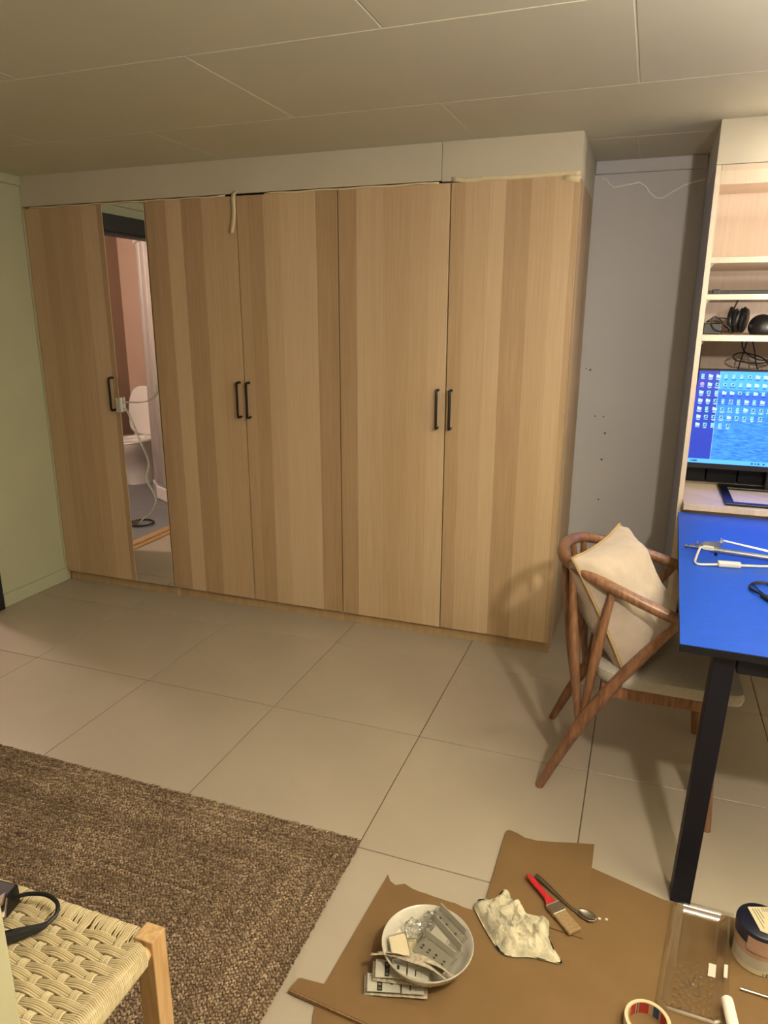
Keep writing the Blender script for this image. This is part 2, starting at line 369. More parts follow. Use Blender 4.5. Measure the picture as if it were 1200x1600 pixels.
# bathroom shell
BX, BY0, BY1 = -1.53, -2.55, -.2
struct(MB().box(BX-.1, -.1, BY0-.1, BY1+.1, -.06, 0).build('floor_bathroom', 'bath_floor'), 'grey bathroom floor seen in the mirror')
struct(MB().box(BX-.1, BX, BY0-.1, BY1+.1, 0, 2.3).build('wall_bathroom_left', 'bath_wall_shaded'))
struct(MB().box(BX, -.1, BY0-.1, BY0, 0, 2.3).build('wall_bathroom_rear', 'bath_wall'))
struct(MB().box(BX, -.1, BY1, BY1+.1, 0, 2.3).build('wall_bathroom_front', 'bath_wall'))
struct(MB().box(BX-.1, -.1, BY0-.1, BY1+.1, 2.3, 2.36).build('ceiling_bathroom', 'paint'))

# ------------------------------------------------------------------ lamps (they stand outside the view; desk lamp and uplighter are added fill)
def ceiling_lamp(x, y, label, watt, col, glow, rad=.06, drop=.09):
    t = thing('ceiling_lamp', label, 'lamp', (x, y, H if x > 0 else 2.3)); z = t.location.z
    MB().lathe([(.05, z-.02), (.05, z)], (x, y, 0), 24).build('mount', 'white_plastic', t, True)
    MB().lathe([(.008, z-drop+.05), (.008, z-.02)], (x, y, 0), 10).build('stem', 'white_plastic', t, True)
    MB().lathe([(.001, z-drop-.055), (.03, z-drop-.045), (.05, z-drop-.01), (.05, z-drop+.02), (.02, z-drop+.05)], (x, y, 0), 24).build('bulb', glow, t, True)
    l = bpy.data.lights.new('bulb_light', 'POINT'); l.energy = watt; l.color = col; l.shadow_soft_size = rad
    lo = bpy.data.objects.new('bulb_light', l); COL.objects.link(lo); lo.location = (x, y, z-drop-.062-rad); return t
ceiling_lamp(3.51, -2.34, 'warm bulb pendant lamp hanging to the right of the camera', LAMP_MAIN, (1.0, .90, .74), 'lamp_glow', .035, .30)
def cabinet_lamp(x, label):
    t = thing('cabinet_lamp', label, 'lamp', (x, -.1, 2.08), 'lamps over the bookcase')
    MB().tube([(x, -.002, 2.10), (x, -.06, 2.10), (x, -.10, 2.095)], .006, 8).build('arm', 'aluminium', t, True)
    MB().box(x-.14, x+.14, -.125, -.095, 2.075, 2.09).build('head', 'aluminium', t, bevel=.004)
    MB().box(x-.13, x+.13, -.121, -.099, 2.071, 2.0755).build('diffuser', 'lamp_glow_cool', t)
    l = bpy.data.lights.new('cabinet_light', 'POINT'); l.energy = LAMP_CASE; l.color = (1.0, .88, .74); l.shadow_soft_size = .03
    lo = bpy.data.objects.new('cabinet_light', l); COL.objects.link(lo); lo.location = (x, -.145, 2.05)
cabinet_lamp(3.74, 'slim silver lamp arm over the open bookcase')
t = thing('desk_fill_lamp', 'added unseen black desk lamp, fill aimed at the open bookcase from the right', 'desk lamp', (3.9, -.55, .742))  # added out of view to brighten the bookcase interior
MB().lathe([(.08, .742), (.08, .754), (.02, .762)], (3.9, -.55, 0), 28).build('base', 'black_metal', t, True)
MB().tube([(3.9, -.55, .755), (3.93, -.62, 1.2), (3.86, -.52, 1.52)], .008, 10).build('arm', 'black_metal', t, True)
q_ = Vector((0, 0, 1)).rotation_difference(Vector((-.22, 1, -.03)).normalized()).to_matrix()
MB().lathe([(.02, -.06), (.035, -.05), (.075, .03), (.072, .03), (.03, -.045)], (3.84, -.46, 1.52), 28, q_, True, False).build('shade', 'black_metal', t, True)
l = bpy.data.lights.new('desk_fill_light', 'SPOT'); l.energy = FILL_DESK; l.color = (1.0, .90, .80); l.spot_size = R(110); l.spot_blend = .6; l.shadow_soft_size = .03
lo = bpy.data.objects.new('desk_fill_light', l); COL.objects.link(lo); lo.location = (3.834, -.43, 1.518); lo.rotation_euler = Vector((-.22, 1, -.03)).to_track_quat('-Z', 'Y').to_euler()
t = thing('fill_uplighter', 'added unseen uplighter with opaque bowl shade, fill from the right of the room', 'lamp', (4.35, -1.75, 0))  # added out of view as soft fill off the ceiling
MB().lathe([(.13, 0), (.13, .012), (.02, .025)], (4.35, -1.75, 0), 32).build('base', 'black_metal', t, True)
MB().lathe([(.012, .02), (.012, 1.52)], (4.35, -1.75, 0), 12).build('pole', 'black_metal', t, True)
MB().lathe([(.02, 1.52), (.10, 1.55), (.16, 1.62), (.155, 1.62), (.095, 1.56), (.01, 1.535)], (4.35, -1.75, 0), 32, capb=True, capt=False).build('shade', 'black_metal', t, True)
l = bpy.data.lights.new('fill_uplight', 'SPOT'); l.energy = FILL_UP; l.color = (1.0, .93, .78); l.spot_size = R(150); l.spot_blend = .5; l.shadow_soft_size = .05
lo = bpy.data.objects.new('fill_uplight', l); COL.objects.link(lo); lo.location = (4.35, -1.75, 1.62); lo.rotation_euler = (math.pi, 0, 0)
ceiling_lamp(-.80, -.36, 'bathroom ceiling lamp beyond the doorway', LAMP_BATH, (1.0, .84, .74), 'lamp_glow_cool', .06, .08)

# ------------------------------------------------------------------ wardrobe units
def handle(xc, parent):
    m = MB(); z0, z1 = 1.004, 1.181; y = -.032
    m.tube(crom([(xc, .0, z0+.006), (xc, y+.008, z0+.006), (xc, y, z0+.016), (xc, y, (z0+z1)/2), (xc, y, z1-.016), (xc, y+.008, z1-.006), (xc, .0, z1-.006)], 4), .0062, 8)
    return m.build('handle', 'black_metal', parent, True)
def unit(x0, x1, doors, label, right_side=False):
    t = thing('wardrobe', label, 'wardrobe', ((x0+x1)/2, .3, 0), 'oak wardrobe units along the wall')
    for a, b in ((x0, x0+.018), (x1-.018, x1)): MB().box(a, b, .021, .597, 0, 2.01).build('side_panel', 'oak', t)
    MB().box(x0+.018, x1-.018, .021, .597, 1.992, 2.01).build('top_panel', 'oak', t)
    MB().box(x0+.018, x1-.018, .021, .597, .055, .073).build('bottom_panel', 'oak', t)
    MB().box(x0+.018, x1-.018, .59, .597, .073, 1.992).build('back_panel', 'oak_plain', t)
    MB().box(x0+.018, x1-.018, .028, .04, .0, .054).build('plinth', 'oak_plain', t)
    for a, b, hx, mir in doors:
        dd = MB().box(a+.0015, b-.0015, .0, .018, .057, 2.006).build('door', 'mirror' if mir else 'oak', t, bevel=.0008)
        if mir:
            dd['label'] = 'narrow full-height mirror door'
            for e in (a+.0010, b-.0024): MB().box(e, e+.0016, -.0012, .0005, .057, 2.006).build('edge_trim', 'brass_edge', dd)
        if hx: handle(hx, dd)['label'] = 'black bar handle'
    return t
unit(.012, .752, [(.012, .500, .472, False), (.500, .752, None, True)], 'leftmost oak wardrobe with one wooden door and a narrow mirror door')
unit(.754, 1.753, [(.754, 1.252, 1.227, False), (1.254, 1.753, 1.279, False)], 'middle oak wardrobe with two wooden doors, next to the mirror door')
unit(1.755, 2.765, [(1.755, 2.254, 2.222, False), (2.256, 2.763, 2.281, False)], 'rightmost oak wardrobe with two wooden doors, beside the niche')

# masking tape left over from painting
def tape(label, path, wdt, axis, y=-.0015, bulge=0):
    m = MB(); V = []; F = []
    for i, p in enumerate(path):
        ax = Vector(axis[i] if isinstance(axis, list) else axis); V += [Vector(p)-ax*wdt/2, Vector(p)+ax*wdt/2]
        if i: F.append((2*i-2, 2*i-1, 2*i+1, 2*i))
    m.add(V, F); o = m.build('masking_tape_strip', 'tape', None, True, loc=path[-1], solid=.0006); return tag(o, label, 'tape', 'leftover masking tape')
tape('loose end of masking tape hanging down over a door gap of the middle wardrobe', crom([(1.262, -.001, 2.026), (1.256, -.010, 2.020), (1.249, -.014, 2.0), (1.245, -.008, 1.95), (1.240, -.012, 1.89), (1.233, -.018, 1.848)], 4), .024, (1, 0, 0))
tape('crumpled masking tape along the top of the rightmost wardrobe door', [(2.258+.022*i, -.0025-.006*abs(math.sin(i*1.1))*max(0, 1-i/11), 2.012+.006*math.cos(i*.9)*max(0, 1-i/9)) for i in range(24)], .016, (0, -.25, 1))
tape('masking tape corner stuck at the top right edge of the wardrobe', [(2.70, -.0015, 2.003), (2.73, -.0015, 1.997), (2.763, -.0025, 1.99)], .022, (.2, 0, 1))
tape('thin masking tape line over the middle wardrobe doors', [(1.40+.035*i, -.0012, 2.009+.0015*math.sin(i)) for i in range(24)], .007, (0, 0, 1))
tape('thin masking tape line over the leftmost wardrobe doors', [(.05+.05*i, -.0012, 2.009+.0018*math.sin(i*1.7)) for i in range(24)], .006, (0, 0, 1))
# white clip with its lead at the mirror door
t = thing('door_clip', 'small white clip with thin white leads hooked on the mirror door edge', 'cable clip', (.505, -.01, 1.0))
MB().box(.487, .507, -.016, -.001, .998, 1.072).build('clip_body', 'white_plastic', t, bevel=.002)
MB().box(.509, .523, -.02, -.001, 1.0, 1.074).build('clip_body', 'white_plastic', t, bevel=.002)
MB().tube(crom([(.523, -.005, 1.052), (.56, -.006, 1.052), (.632, -.006, 1.054), (.70, -.006, 1.070), (.738, -.006, 1.105), (.749, -.006, 1.155)], 6), .0034, 6).build('lead', 'white_plastic', t, True)
MB().tube(crom([(.525, -.006, 1.016), (.543, -.005, 1.012), (.578, -.005, .934), (.61, -.005, .852), (.646, -.005, .77), (.652, -.005, .719), (.629, -.005, .649), (.667, -.005, .582), (.678, -.005, .531), (.639, -.005, .467), (.585, -.005, .426), (.561, -.005, .402)], 5), .0022, 6).build('lead', 'white_plastic', t, True)

# ------------------------------------------------------------------ niche: white cord across the top of the wall
cord = MB().tube(crom([(2.80, .594, 2.088), (2.819, .594, 2.082), (2.855, .593, 2.048), (2.962, .594, 2.063), (3.005, .594, 2.022), (3.027, .594, 2.002), (3.052, .594, 1.993), (3.075, .594, 2.0), (3.149, .594, 2.043), (3.23, .594, 2.06)], 2), .0042, 6).build('wall_cord', 'porcelain', None, True, loc=(2.8, .594, 2.09))
tag(cord, 'thin white cord sagging across the top of the niche wall', 'cord')

# ------------------------------------------------------------------ open bookcase
BL, BRX, BD = 3.236, 4.236, .58
t = thing('bookcase', 'tall pale oak open bookcase with shelves behind the desk', 'bookcase', ((BL+BRX)/2, .3, 0))
sp = MB().box(BL, BL+.018, .0, BD, 0, 2.01).build('side_panel', 'panel_glow_blue', t)
MB().box(BL+.0005, BL+.018, -.0012, .0, 0, 2.01).build('front_edge', 'oak_pale', sp)
MB().box(BL+.018, BL+.0192, .0, BD-.02, 0, 1.99).build('side_lining', 'oak_pale', sp)
MB().box(BRX-.018, BRX, .0, BD, 0, 2.01).build('side_panel', 'oak_pale', t)
MB().box(BL+.0195, BRX-.018, .0, BD, 1.99, 2.01).build('top_panel', 'oak_pale', t)
MB().box(BL+.0195, BRX-.018, .0, .018, 1.945, 1.99).build('top_rail', 'oak_pale', t)
MB().box(BL+.0195, BRX-.018, BD-.03, BD-.012, .07, 1.99).build('back_panel', 'oak_pale', t)
for z0, z1, y0 in ((1.678, 1.698, .012), (1.548, 1.568, .012), (1.398, 1.42, .0), (.752, .775, -.075)):
    MB().box(BL+.0195, BRX-.018, y0, BD-.03, z0, z1).build('shelf', 'oak_pale', t, bevel=.001)
for z in (1.672, 1.542, 1.392):
    MB().add([(BL+.0195, .03, z+.006), (BL+.034, .03, z+.006), (BL+.0195, .03, z-.012), (BL+.0195, .045, z+.006), (BL+.034, .045, z+.006), (BL+.0195, .045, z-.012)], [(0, 2, 1), (3, 4, 5), (0, 1, 4, 3), (1, 2, 5, 4), (0, 3, 5, 2)]).build('shelf_bracket', 'grey_plastic', t)
led = MB().box(BL+.03, BRX-.05, .03, .055, 1.978, 1.9895).build('led_strip', 'led', t)
led['label'] = 'lit white LED strip under the top board'
# black rail lying on a shelf
t = thing('drawer_rail', 'long black metal rail lying along the second shelf of the bookcase', 'rail', (3.6, .05, 1.568))
MB().box(3.262, 4.15, .035, .06, 1.5685, 1.5825).build('rail', 'black_metal', t, bevel=.002)
MB().box(3.275, 3.30, .028, .064, 1.5685, 1.586).build('rail_clip', 'black_metal', t, bevel=.002)
MB().box(3.33, 3.345, .028, .034, 1.5685, 1.578).build('rail_clip', 'black_metal', t)
# small black box and two headsets on the third shelf
Z3 = 1.4205
o = MB().box(3.262, 3.325, .10, .20, Z3, Z3+.042).build('power_brick', 'black_plastic', None, loc=(3.29, .15, Z3), bevel=.003)
tag(o, 'small black power brick at the left end of the headset shelf', 'power brick')
def earcup(c, axis, r, th, parent, flat=1.):
    q = Vector((0, 0, 1)).rotation_difference(Vector(axis).normalized()).to_matrix()
    o = MB().lathe([(.002, -th), (r*.75, -th), (r*.97, -th*.6), (r, 0), (r*.95, th*.5), (r*.6, th), (.002, th*.9)], c, 24, q).build('earcup', 'black_plastic', parent, True)
    MB().lathe([(r*.55, th*.95), (r*.9, th*.75), (r*.98, th*1.3), (r*.7, th*1.6), (r*.45, th*1.35)], c, 24, q, False, False).build('ear_cushion', 'black_rubber', o, True)
    return o
t = thing('headset', 'black headset with raised microphone boom on the bookcase shelf', 'headset', (3.375, .15, Z3), 'headsets on the shelf')
earcup((3.365, .135, Z3+.05), (1, -.35, .1), .047, .012, t); earcup((3.405, .155, Z3+.052), (-1, .35, .15), .047, .012, t)
MB().tube(crom([(3.365, .14, Z3+.09), (3.36, .19, Z3+.095), (3.372, .235, Z3+.07), (3.4, .24, Z3+.05), (3.412, .2, Z3+.085), (3.405, .16, Z3+.096)], 6), .006, 8, flat=1.6).build('headband', 'black_plastic', t, True)
MB().tube(crom([(3.36, .12, Z3+.07), (3.362, .105, Z3+.095), (3.372, .10, Z3+.125), (3.387, .10, Z3+.152)], 5), lerps([.003, .003, .0035, .0045], 5), 8).build('microphone_boom', 'black_rubber', t, True)
MB().tube(crom([(3.36, .13, Z3+.02), (3.34, .12, Z3+.03), (3.32, .11, Z3+.055), (3.30, .12, Z3+.066), (3.285, .14, Z3+.055), (3.275, .15, Z3+.046), (3.30, .09, Z3+.05), (3.345, .08, Z3+.03), (3.36, .09, Z3+.006)], 6), .0022, 6).build('cable', 'black_rubber', t, True)
MB().tube(crom([(3.36, .11, Z3+.01), (3.33, .09, Z3+.012), (3.30, .08, Z3+.02), (3.285, .085, Z3+.05), (3.31, .10, Z3+.062), (3.355, .12, Z3+.058)], 6), .0022, 6).build('cable', 'black_rubber', t, True)
t = thing('headset', 'black headset lying on its side beside the upright headset', 'headset', (3.48, .16, Z3), 'headsets on the shelf')
q = Matrix.Rotation(R(-14), 3, 'Y')
MB().lathe([(.002, -.028), (.03, -.026), (.044, -.012), (.047, .004), (.04, .02), (.02, .03), (.002, .032)], (3.468, .13, Z3+.03), 24, Matrix.Rotation(R(75), 3, 'X') @ q).build('earcup', 'black_plastic', t, True)
MB().lathe([(.002, -.02), (.036, -.018), (.045, .0), (.036, .018), (.002, .02)], (3.555, .17, Z3+.046), 24, Matrix.Rotation(R(80), 3, 'X')).build('earcup', 'black_plastic', t, True)
MB().tube(crom([(3.47, .15, Z3+.06), (3.49, .24, Z3+.05), (3.54, .27, Z3+.05), (3.57, .22, Z3+.08), (3.56, .18, Z3+.09)], 6), .007, 8, flat=1.5).build('headband', 'black_plastic', t, True)
MB().tube([(3.425, .12, Z3+.03), (3.45, .12, Z3+.034)], .009, 8).build('hinge', 'black_plastic', t, True)
# cables behind the screen
def cable(label, pts, r, m='black_rubber', k=8):
    o = MB().tube(crom(pts, k), r, 6).build('cable', m, None, True, loc=pts[-1]); return tag(o, label, 'cable', 'loose cables')
cable('black cable hanging straight down at the left side of the bookcase', [(3.262, .10, 1.397), (3.263, .12, 1.33), (3.266, .16, 1.25), (3.27, .35, 1.1), (3.275, .4, .95)], .0042)
cable('thin black cable looping behind the top of the screen', [(3.43, .36, 1.397), (3.445, .36, 1.35), (3.50, .36, 1.315), (3.56, .35, 1.315), (3.50, .34, 1.30), (3.42, .34, 1.31), (3.405, .34, 1.33), (3.44, .35, 1.342), (3.52, .36, 1.32), (3.57, .37, 1.27), (3.66, .37, 1.25)], .0028)
cable('thin black cable crossing down behind the screen', [(3.455, .38, 1.397), (3.445, .38, 1.34), (3.43, .38, 1.25), (3.42, .38, 1.1)], .0028)
cable('thin black cable slanting right behind the screen', [(3.47, .37, 1.397), (3.485, .37, 1.35), (3.50, .37, 1.29), (3.53, .37, 1.22), (3.54, .37, 1.1)], .0028)
# dark boxes behind the screen foot
for i, (a, b, lab) in enumerate(((3.262, 3.357, 'dark low box at the left below the screen'), (3.362, 3.485, 'dark low box in the middle below the screen'), (3.49, 3.64, 'dark low box at the right below the screen'))):
    o = MB().box(a, b, .385, .535, .7752, .9).build('storage_box', 'leg_black', None, loc=((a+b)/2, .46, .7752), bevel=.003); tag(o, lab, 'box', 'dark boxes behind the screen')

# ------------------------------------------------------------------ monitor
MX0, MX1, MZ0, MZ1, MY = 3.262, 3.955, .862, 1.279, .24
t = thing('monitor', 'large flat monitor showing a blue desktop full of icons', 'monitor', (3.6, .3, .775))
MB().box(MX0, MX1, MY, MY+.03, MZ0, MZ1).build('housing', 'black_plastic', t, bevel=.003)
MB().box(3.5, 3.72, MY+.03, MY+.06, .95, 1.2).build('back_bulge', 'black_plastic', t, bevel=.008)
MB().box(3.585, 3.635, MY+.05, MY+.075, .78, 1.05).build('stand_neck', 'black_plastic', t, bevel=.004)
m = MB(); fz0, fz1 = .7752, .786
for a, b, c, d_ in ((3.405, 3.815, -.045, -.012), (3.405, 3.815, .25, .32), (3.405, 3.44, -.012, .25), (3.78, 3.815, -.012, .25)): m.box(a, b, c, d_, fz0, fz1)
m.build('stand_foot', 'black_plastic', t, bevel=.003)
sx0, sx1, sz0, sz1 = MX0+.006, MX1-.006, .886, MZ1-.008
def quad(name, mt, pts, parent, y): return MB().add([(x, y, z) for x, z in pts], [tuple(range(len(pts)))]).build(name, mt, parent)
scr = quad('screen', 'screen_field', [(sx0, sz0), (sx1, sz0), (sx1, sz1), (sx0, sz1)], t, MY-.0004)
navx = sx0+.088
quad('wallpaper_sky', 'screen_sky', [(navx, 1.20), (sx1, 1.185), (sx1, sz1), (navx, sz1)], scr, MY-.0007)
ridge = [(navx+.004*0+i*(sx1-navx)/40, 1.185+.012*noise.noise((i*.35, 3.1, 0))+.006*noise.noise((i*1.1, .4, 0))) for i in range(41)]
quad('wallpaper_hills', 'screen_hill', [(navx, 1.135), (sx1, 1.12)]+ridge[::-1], scr, MY-.0009)
quad('wallpaper_lake', 'screen_lake', [(navx, 1.10), (sx1, 1.075), (sx1, 1.12), (navx, 1.135)], scr, MY-.0009)
quad('sidebar', 'screen_navy', [(sx0, sz0+.018), (navx, sz0+.018), (navx, sz1), (sx0, sz1)], scr, MY-.0011)
quad('sidebar_edge', 'icon_white', [(navx-.0012, sz0+.018), (navx, sz0+.018), (navx, sz1), (navx-.0012, sz1)], scr, MY-.0012)
quad('taskbar', 'screen_bar', [(sx0, sz0), (sx1, sz0), (sx1, sz0+.018), (sx0, sz0+.018)], scr, MY-.0011)
for x, ww in ((sx0+.012, .005), (sx0+.02, .018), (sx0+.245, .009), (sx0+.26, .005), (sx0+.27, .008), (sx0+.29, .007)):
    quad('taskbar_icon', 'icon_dark', [(x, sz0+.006), (x+ww, sz0+.006), (x+ww, sz0+.012), (x, sz0+.012)], scr, MY-.0014)
for r_ in range(7):
    ncol = [20, 20, 9, 9, 10, 9, 5][r_]
    for c_ in range(ncol):
        x = sx0+.016+c_*.0292; z = sz1-.020-r_*.0335
        if x > sx1-.02: continue
        kind = random.random(); folder = (r_ in (0, 1) and c_ == 1) or (c_ == 0 and r_ > 1) or (r_ == 3 and c_ in (1, 6, 8)) or kind < .2
        if c_ == 0 and r_ == 1:
            m = MB().lathe([(.008, 0), (.0075, .0003)], (x+.007, MY-.0014, z), 14, Matrix.Rotation(R(90), 3, 'X')); m.build('desktop_icon', 'icon_pink', scr)
            MB().lathe([(.0045, 0), (.004, .0003)], (x+.007, MY-.0017, z-.002), 12, Matrix.Rotation(R(90), 3, 'X')).build('desktop_icon', 'screen_sky', scr)
        elif folder:
            quad('desktop_icon', 'icon_white', [(x-.001, z-.007), (x+.015, z-.007), (x+.016, z+.004), (x+.008, z+.005), (x+.006, z+.007), (x-.001, z+.007)], scr, MY-.0014)
        elif kind < .55:
            quad('desktop_icon', 'icon_teal', [(x, z-.008), (x+.012, z-.008), (x+.012, z+.008), (x, z+.008)], scr, MY-.0014)
            quad('desktop_icon', 'icon_white', [(x+.001, z-.008), (x+.006, z-.008), (x+.006, z-.003), (x+.001, z-.003)], scr, MY-.0016)
        else:
            quad('desktop_icon', 'icon_teal', [(x-.001, z-.006), (x+.014, z-.006), (x+.014, z+.007), (x-.001, z+.007)], scr, MY-.0014)
            quad('desktop_icon', 'icon_dark', [(x+.003, z-.003), (x+.008, z-.004), (x+.012, z+.004), (x+.006, z+.003)], scr, MY-.0016)
        lw_ = random.uniform(.012, .022)
        quad('icon_caption', 'icon_white' if c_ < 3 or r_ > 2 else 'icon_dark', [(x+.007-lw_/2, z-.0125), (x+.007+lw_/2, z-.0125), (x+.007+lw_/2, z-.0102), (x+.007-lw_/2, z-.0102)], scr, MY-.0014)
        if random.random() < .5: quad('icon_caption', 'icon_white' if c_ < 3 or r_ > 2 else 'icon_dark', [(x+.007-lw_/3, z-.0158), (x+.007+lw_/3, z-.0158), (x+.007+lw_/3, z-.0138), (x+.007-lw_/3, z-.0138)], scr, MY-.0014)

# ------------------------------------------------------------------ desk
DZT = .742
t = thing('desk', 'black desk with slanted black metal legs standing end-on to the bookcase', 'desk', (3.6, -.65, 0))
MB().prism([(3.204, -1.345), (3.96, -1.365), (3.96, -.078), (3.238, -.078)], DZT-.021, DZT-.0012).build('desktop', 'desk_edge', t, bevel=.001)
MB().prism([(3.2045, -1.3445), (3.9595, -1.3645), (3.9595, -.0785), (3.2385, -.0785)], DZT-.0012, DZT).build('top_glow_sheet', 'desk_top_glow', t)  # thin sheet carrying the painted screen glow
for dy, y in ((0, -1.30), (1, -.15)):
    for x_top, x_bot in ((3.307, 3.283), (3.86, 3.885)):
        MB().obox(((x_top+x_bot)/2, y, (DZT-.021)/2), ((x_top-x_bot)/2, 0, (DZT-.021)/2), (.0245, 0, 0), (0, .0245, 0)).build('leg', 'leg_black', t, bevel=.002)
    MB().box(3.335, 3.83, y-.0225, y+.0245, DZT-.066, DZT-.021).build('cross_rail', 'leg_black', t, bevel=.002)
# desk lamp arm lying on the desk
t = thing('lamp_arm', 'disassembled silver lamp arm with white lead lying on the black desk', 'desk lamp', (3.36, -.6, DZT))
z = DZT+.017
MB().tube([(3.242, -.592, z), (3.252, -.594, z)], .0075, 12).build('end_cap', 'chrome', t, True)
MB().tube([(3.254, -.594, z), (3.32, -.606, z)], .0062, 12).build('pin', 'chrome', t, True)
MB().tube([(3.318, -.606, z), (3.62, -.66, z)], .0095, 14).build('tube', 'aluminium', t, True)
MB().add([(3.27, -.592, z+.004), (3.30, -.597, z+.022), (3.35, -.605, z+.03), (3.345, -.606, z+.006), (3.272, -.588, z+.004), (3.302, -.593, z+.022), (3.352, -.601, z+.03), (3.347, -.602, z+.006)], [(0, 1, 2, 3), (7, 6, 5, 4), (0, 4, 5, 1), (1, 5, 6, 2), (2, 6, 7, 3), (3, 7, 4, 0)]).build('bracket', 'aluminium', t)
MB().tube([(3.347, -.604, z+.032), (3.487, -.63, z+.018)], .0035, 8).build('rod', 'chrome', t, True)
MB().tube([(3.348, -.594, z+.030), (3.49, -.62, z+.016)], .0035, 8).build('rod', 'chrome', t, True)
for x, y, zz in ((3.347, -.60, z+.032), (3.487, -.626, z+.018), (3.278, -.592, z+.012)): MB().tube([(x, y-.012, zz), (x, y+.012, zz)], .0062, 10).build('pivot', 'chrome', t, True)
MB().tube([(3.335, -.612, DZT), (3.335, -.612, z)], .005, 8).build('clamp_pin', 'black_metal', t, True)
MB().obox((3.31, -.612, z+.006), (.016, -.003, 0), (.001, .008, 0), (0, 0, .006)).build('plug', 'white_plastic', t, bevel=.002)
MB().tube(crom([(3.295, -.612, z+.006), (3.285, -.625, z+.006), (3.272, -.68, DZT+.006), (3.268, -.72, DZT+.004), (3.278, -.735, DZT+.004), (3.305, -.728, DZT+.004), (3.335, -.722, DZT+.006)], 6), .0036, 8).build('lead', 'white_plastic', t, True)
MB().obox((3.365, -.715, DZT+.008), (.033, .004, 0), (-.0012, .0115, 0), (0, 0, .008)).build('inline_switch', 'white_plastic', t, bevel=.004)
MB().tube(crom([(3.398, -.71, DZT+.006), (3.45, -.69, DZT+.004), (3.53, -.67, DZT+.004), (3.62, -.70, DZT+.004)], 6), .0036, 8).build('lead', 'white_plastic', t, True)
# black cable coil at the desk edge of view
t = thing('earphone_cable', 'tangled thin black cable on the black desk', 'cable', (3.45, -.92, DZT))
pts = []
for i in range(60):
    a = i/60*2*math.pi*3.2; pts.append((3.452+.042*math.cos(a+.4)+.01*math.sin(i*.5), -.905+.055*math.sin(a)+.012*math.sin(i*.37), DZT+.0025+.0022*(i % 7 > 3)+.004*i/60))
MB().tube(pts, .0021, 6).build('cord', 'black_rubber', t, True)
MB().tube([(3.425, -.955, DZT+.006), (3.445, -1.0, DZT+.006)], .0058, 8).build('plug', 'black_plastic', t, True)
# loose cables behind the chair under the desk
for lab, P in (('black cable hanging under the desk behind the chair', [(3.262, -.03, .70), (3.26, -.05, .60), (3.265, -.07, .5), (3.28, -.08, .42), (3.31, -.06, .40), (3.34, -.04, .5), (3.35, -.035, .7)]),
               ('grey cable sagging under the desk behind the chair', [(3.275, -.04, .70), (3.27, -.07, .62), (3.28, -.1, .56), (3.30, -.09, .53), (3.33, -.05, .6), (3.345, -.045, .70)])):
    cable(lab, P, .003, 'black_rubber' if 'black' in lab else 'grey_plastic')

# ------------------------------------------------------------------ chair
t = thing('armchair', 'wooden armchair with curved top rail pushed under the desk', 'chair', (3.11, -.74, 0))
rail = [(3.24, -.988, .648), (3.17, -.984, .672), (3.10, -.976, .696), (3.005, -.956, .728), (2.93, -.925, .752), (2.885, -.86, .762), (2.870, -.75, .76), (2.880, -.64, .752), (2.925, -.555, .742), (3.02, -.51, .718), (3.11, -.49, .692), (3.17, -.483, .673), (3.235, -.478, .652)]
MB().tube(crom(rail, 6), lerps([.0165, .0175, .0175, .0175, .0175, .0185, .0195, .0185, .0175, .0175, .0175, .0175, .0165], 6), 14).build('top_rail', 'walnut', t, True)
for e, dd in (((3.24, -.988, .648), (.03, -.001, -.011)), ((3.235, -.478, .652), (.03, .001, -.011))):
    MB().tube([Vector(e)-Vector(dd)*.3, Vector(e)+Vector(dd)*.9], .0185, 12).build('arm_end', 'walnut', t, True)
for P in ([(2.865, -.962, 0), (2.972, -.974, .25), (3.095, -.985, .465), (3.222, -.99, .645)], [(2.851, -.531, 0), (2.945, -.505, .20), (3.09, -.488, .45), (3.222, -.478, .648)]):
    MB().tube(crom(P, 6), lerps([.0125, .0205, .0185, .0135], 6), 12).build('leg', 'walnut', t, True)
for P in ([(3.367, -1.0, 0), (3.35, -.985, .22), (3.335, -.972, .43)], [(3.361, -.449, 0), (3.345, -.46, .22), (3.335, -.475, .43)]):
    MB().tube(crom(P, 5), lerps([.012, .017, .018], 5), 12).build('leg', 'walnut', t, True)
for J, T in (((2.975, -.958, .262), [(2.915, -.915, .745), (2.886, -.865, .75), (3.037, -.962, .705)]), ((2.962, -.514, .24), [(2.918, -.565, .735), (2.888, -.63, .742), (3.03, -.507, .705)])):
    for k, T_ in enumerate(T):
        a = Vector(J)+Vector((.006*k-.006, 0, .012*(k == 2))); b = Vector(T_); mid = a.lerp(b, .5)+Vector((-.004, 0, 0))
        MB().tube(crom([a, mid, b], 6), lerps([.010, .0165, .010], 6), 10).build('spindle', 'walnut', t, True)
def rr(x0, x1, y0, y1, r, n=6, rb=None):
    out = []
    for cx, cy, a0, q in ((x1-r, y1-r, 0, r), (x0+(rb or r), y1-(rb or r), 90, rb or r), (x0+(rb or r), y0+(rb or r), 180, rb or r), (x1-r, y0+r, 270, r)):
        for k in range(n+1):
            a = R(a0+90*k/n); out.append((cx+q*math.cos(a), cy+q*math.sin(a)))
    return out
def slab(poly, zs, insets):
    cx = sum(p[0] for p in poly)/len(poly); cy = sum(p[1] for p in poly)/len(poly); rings = []
    for z_, i_ in zip(zs, insets):
        ring = []
        for x, y in poly:
            v = Vector((cx-x, cy-y)); l = v.length; v /= l; ring.append((x+v.x*i_, y+v.y*i_, z_))
        rings.append(ring)
    return rings
m = MB().loft(slab(rr(2.985, 3.42, -1.0, -.478, .03, 6, .13), [.415, .418, .435, .452, .458, .461], [.02, .006, 0, .006, .02, .1]))
m.build('seat_cushion', 'seat_fabric', t, True)
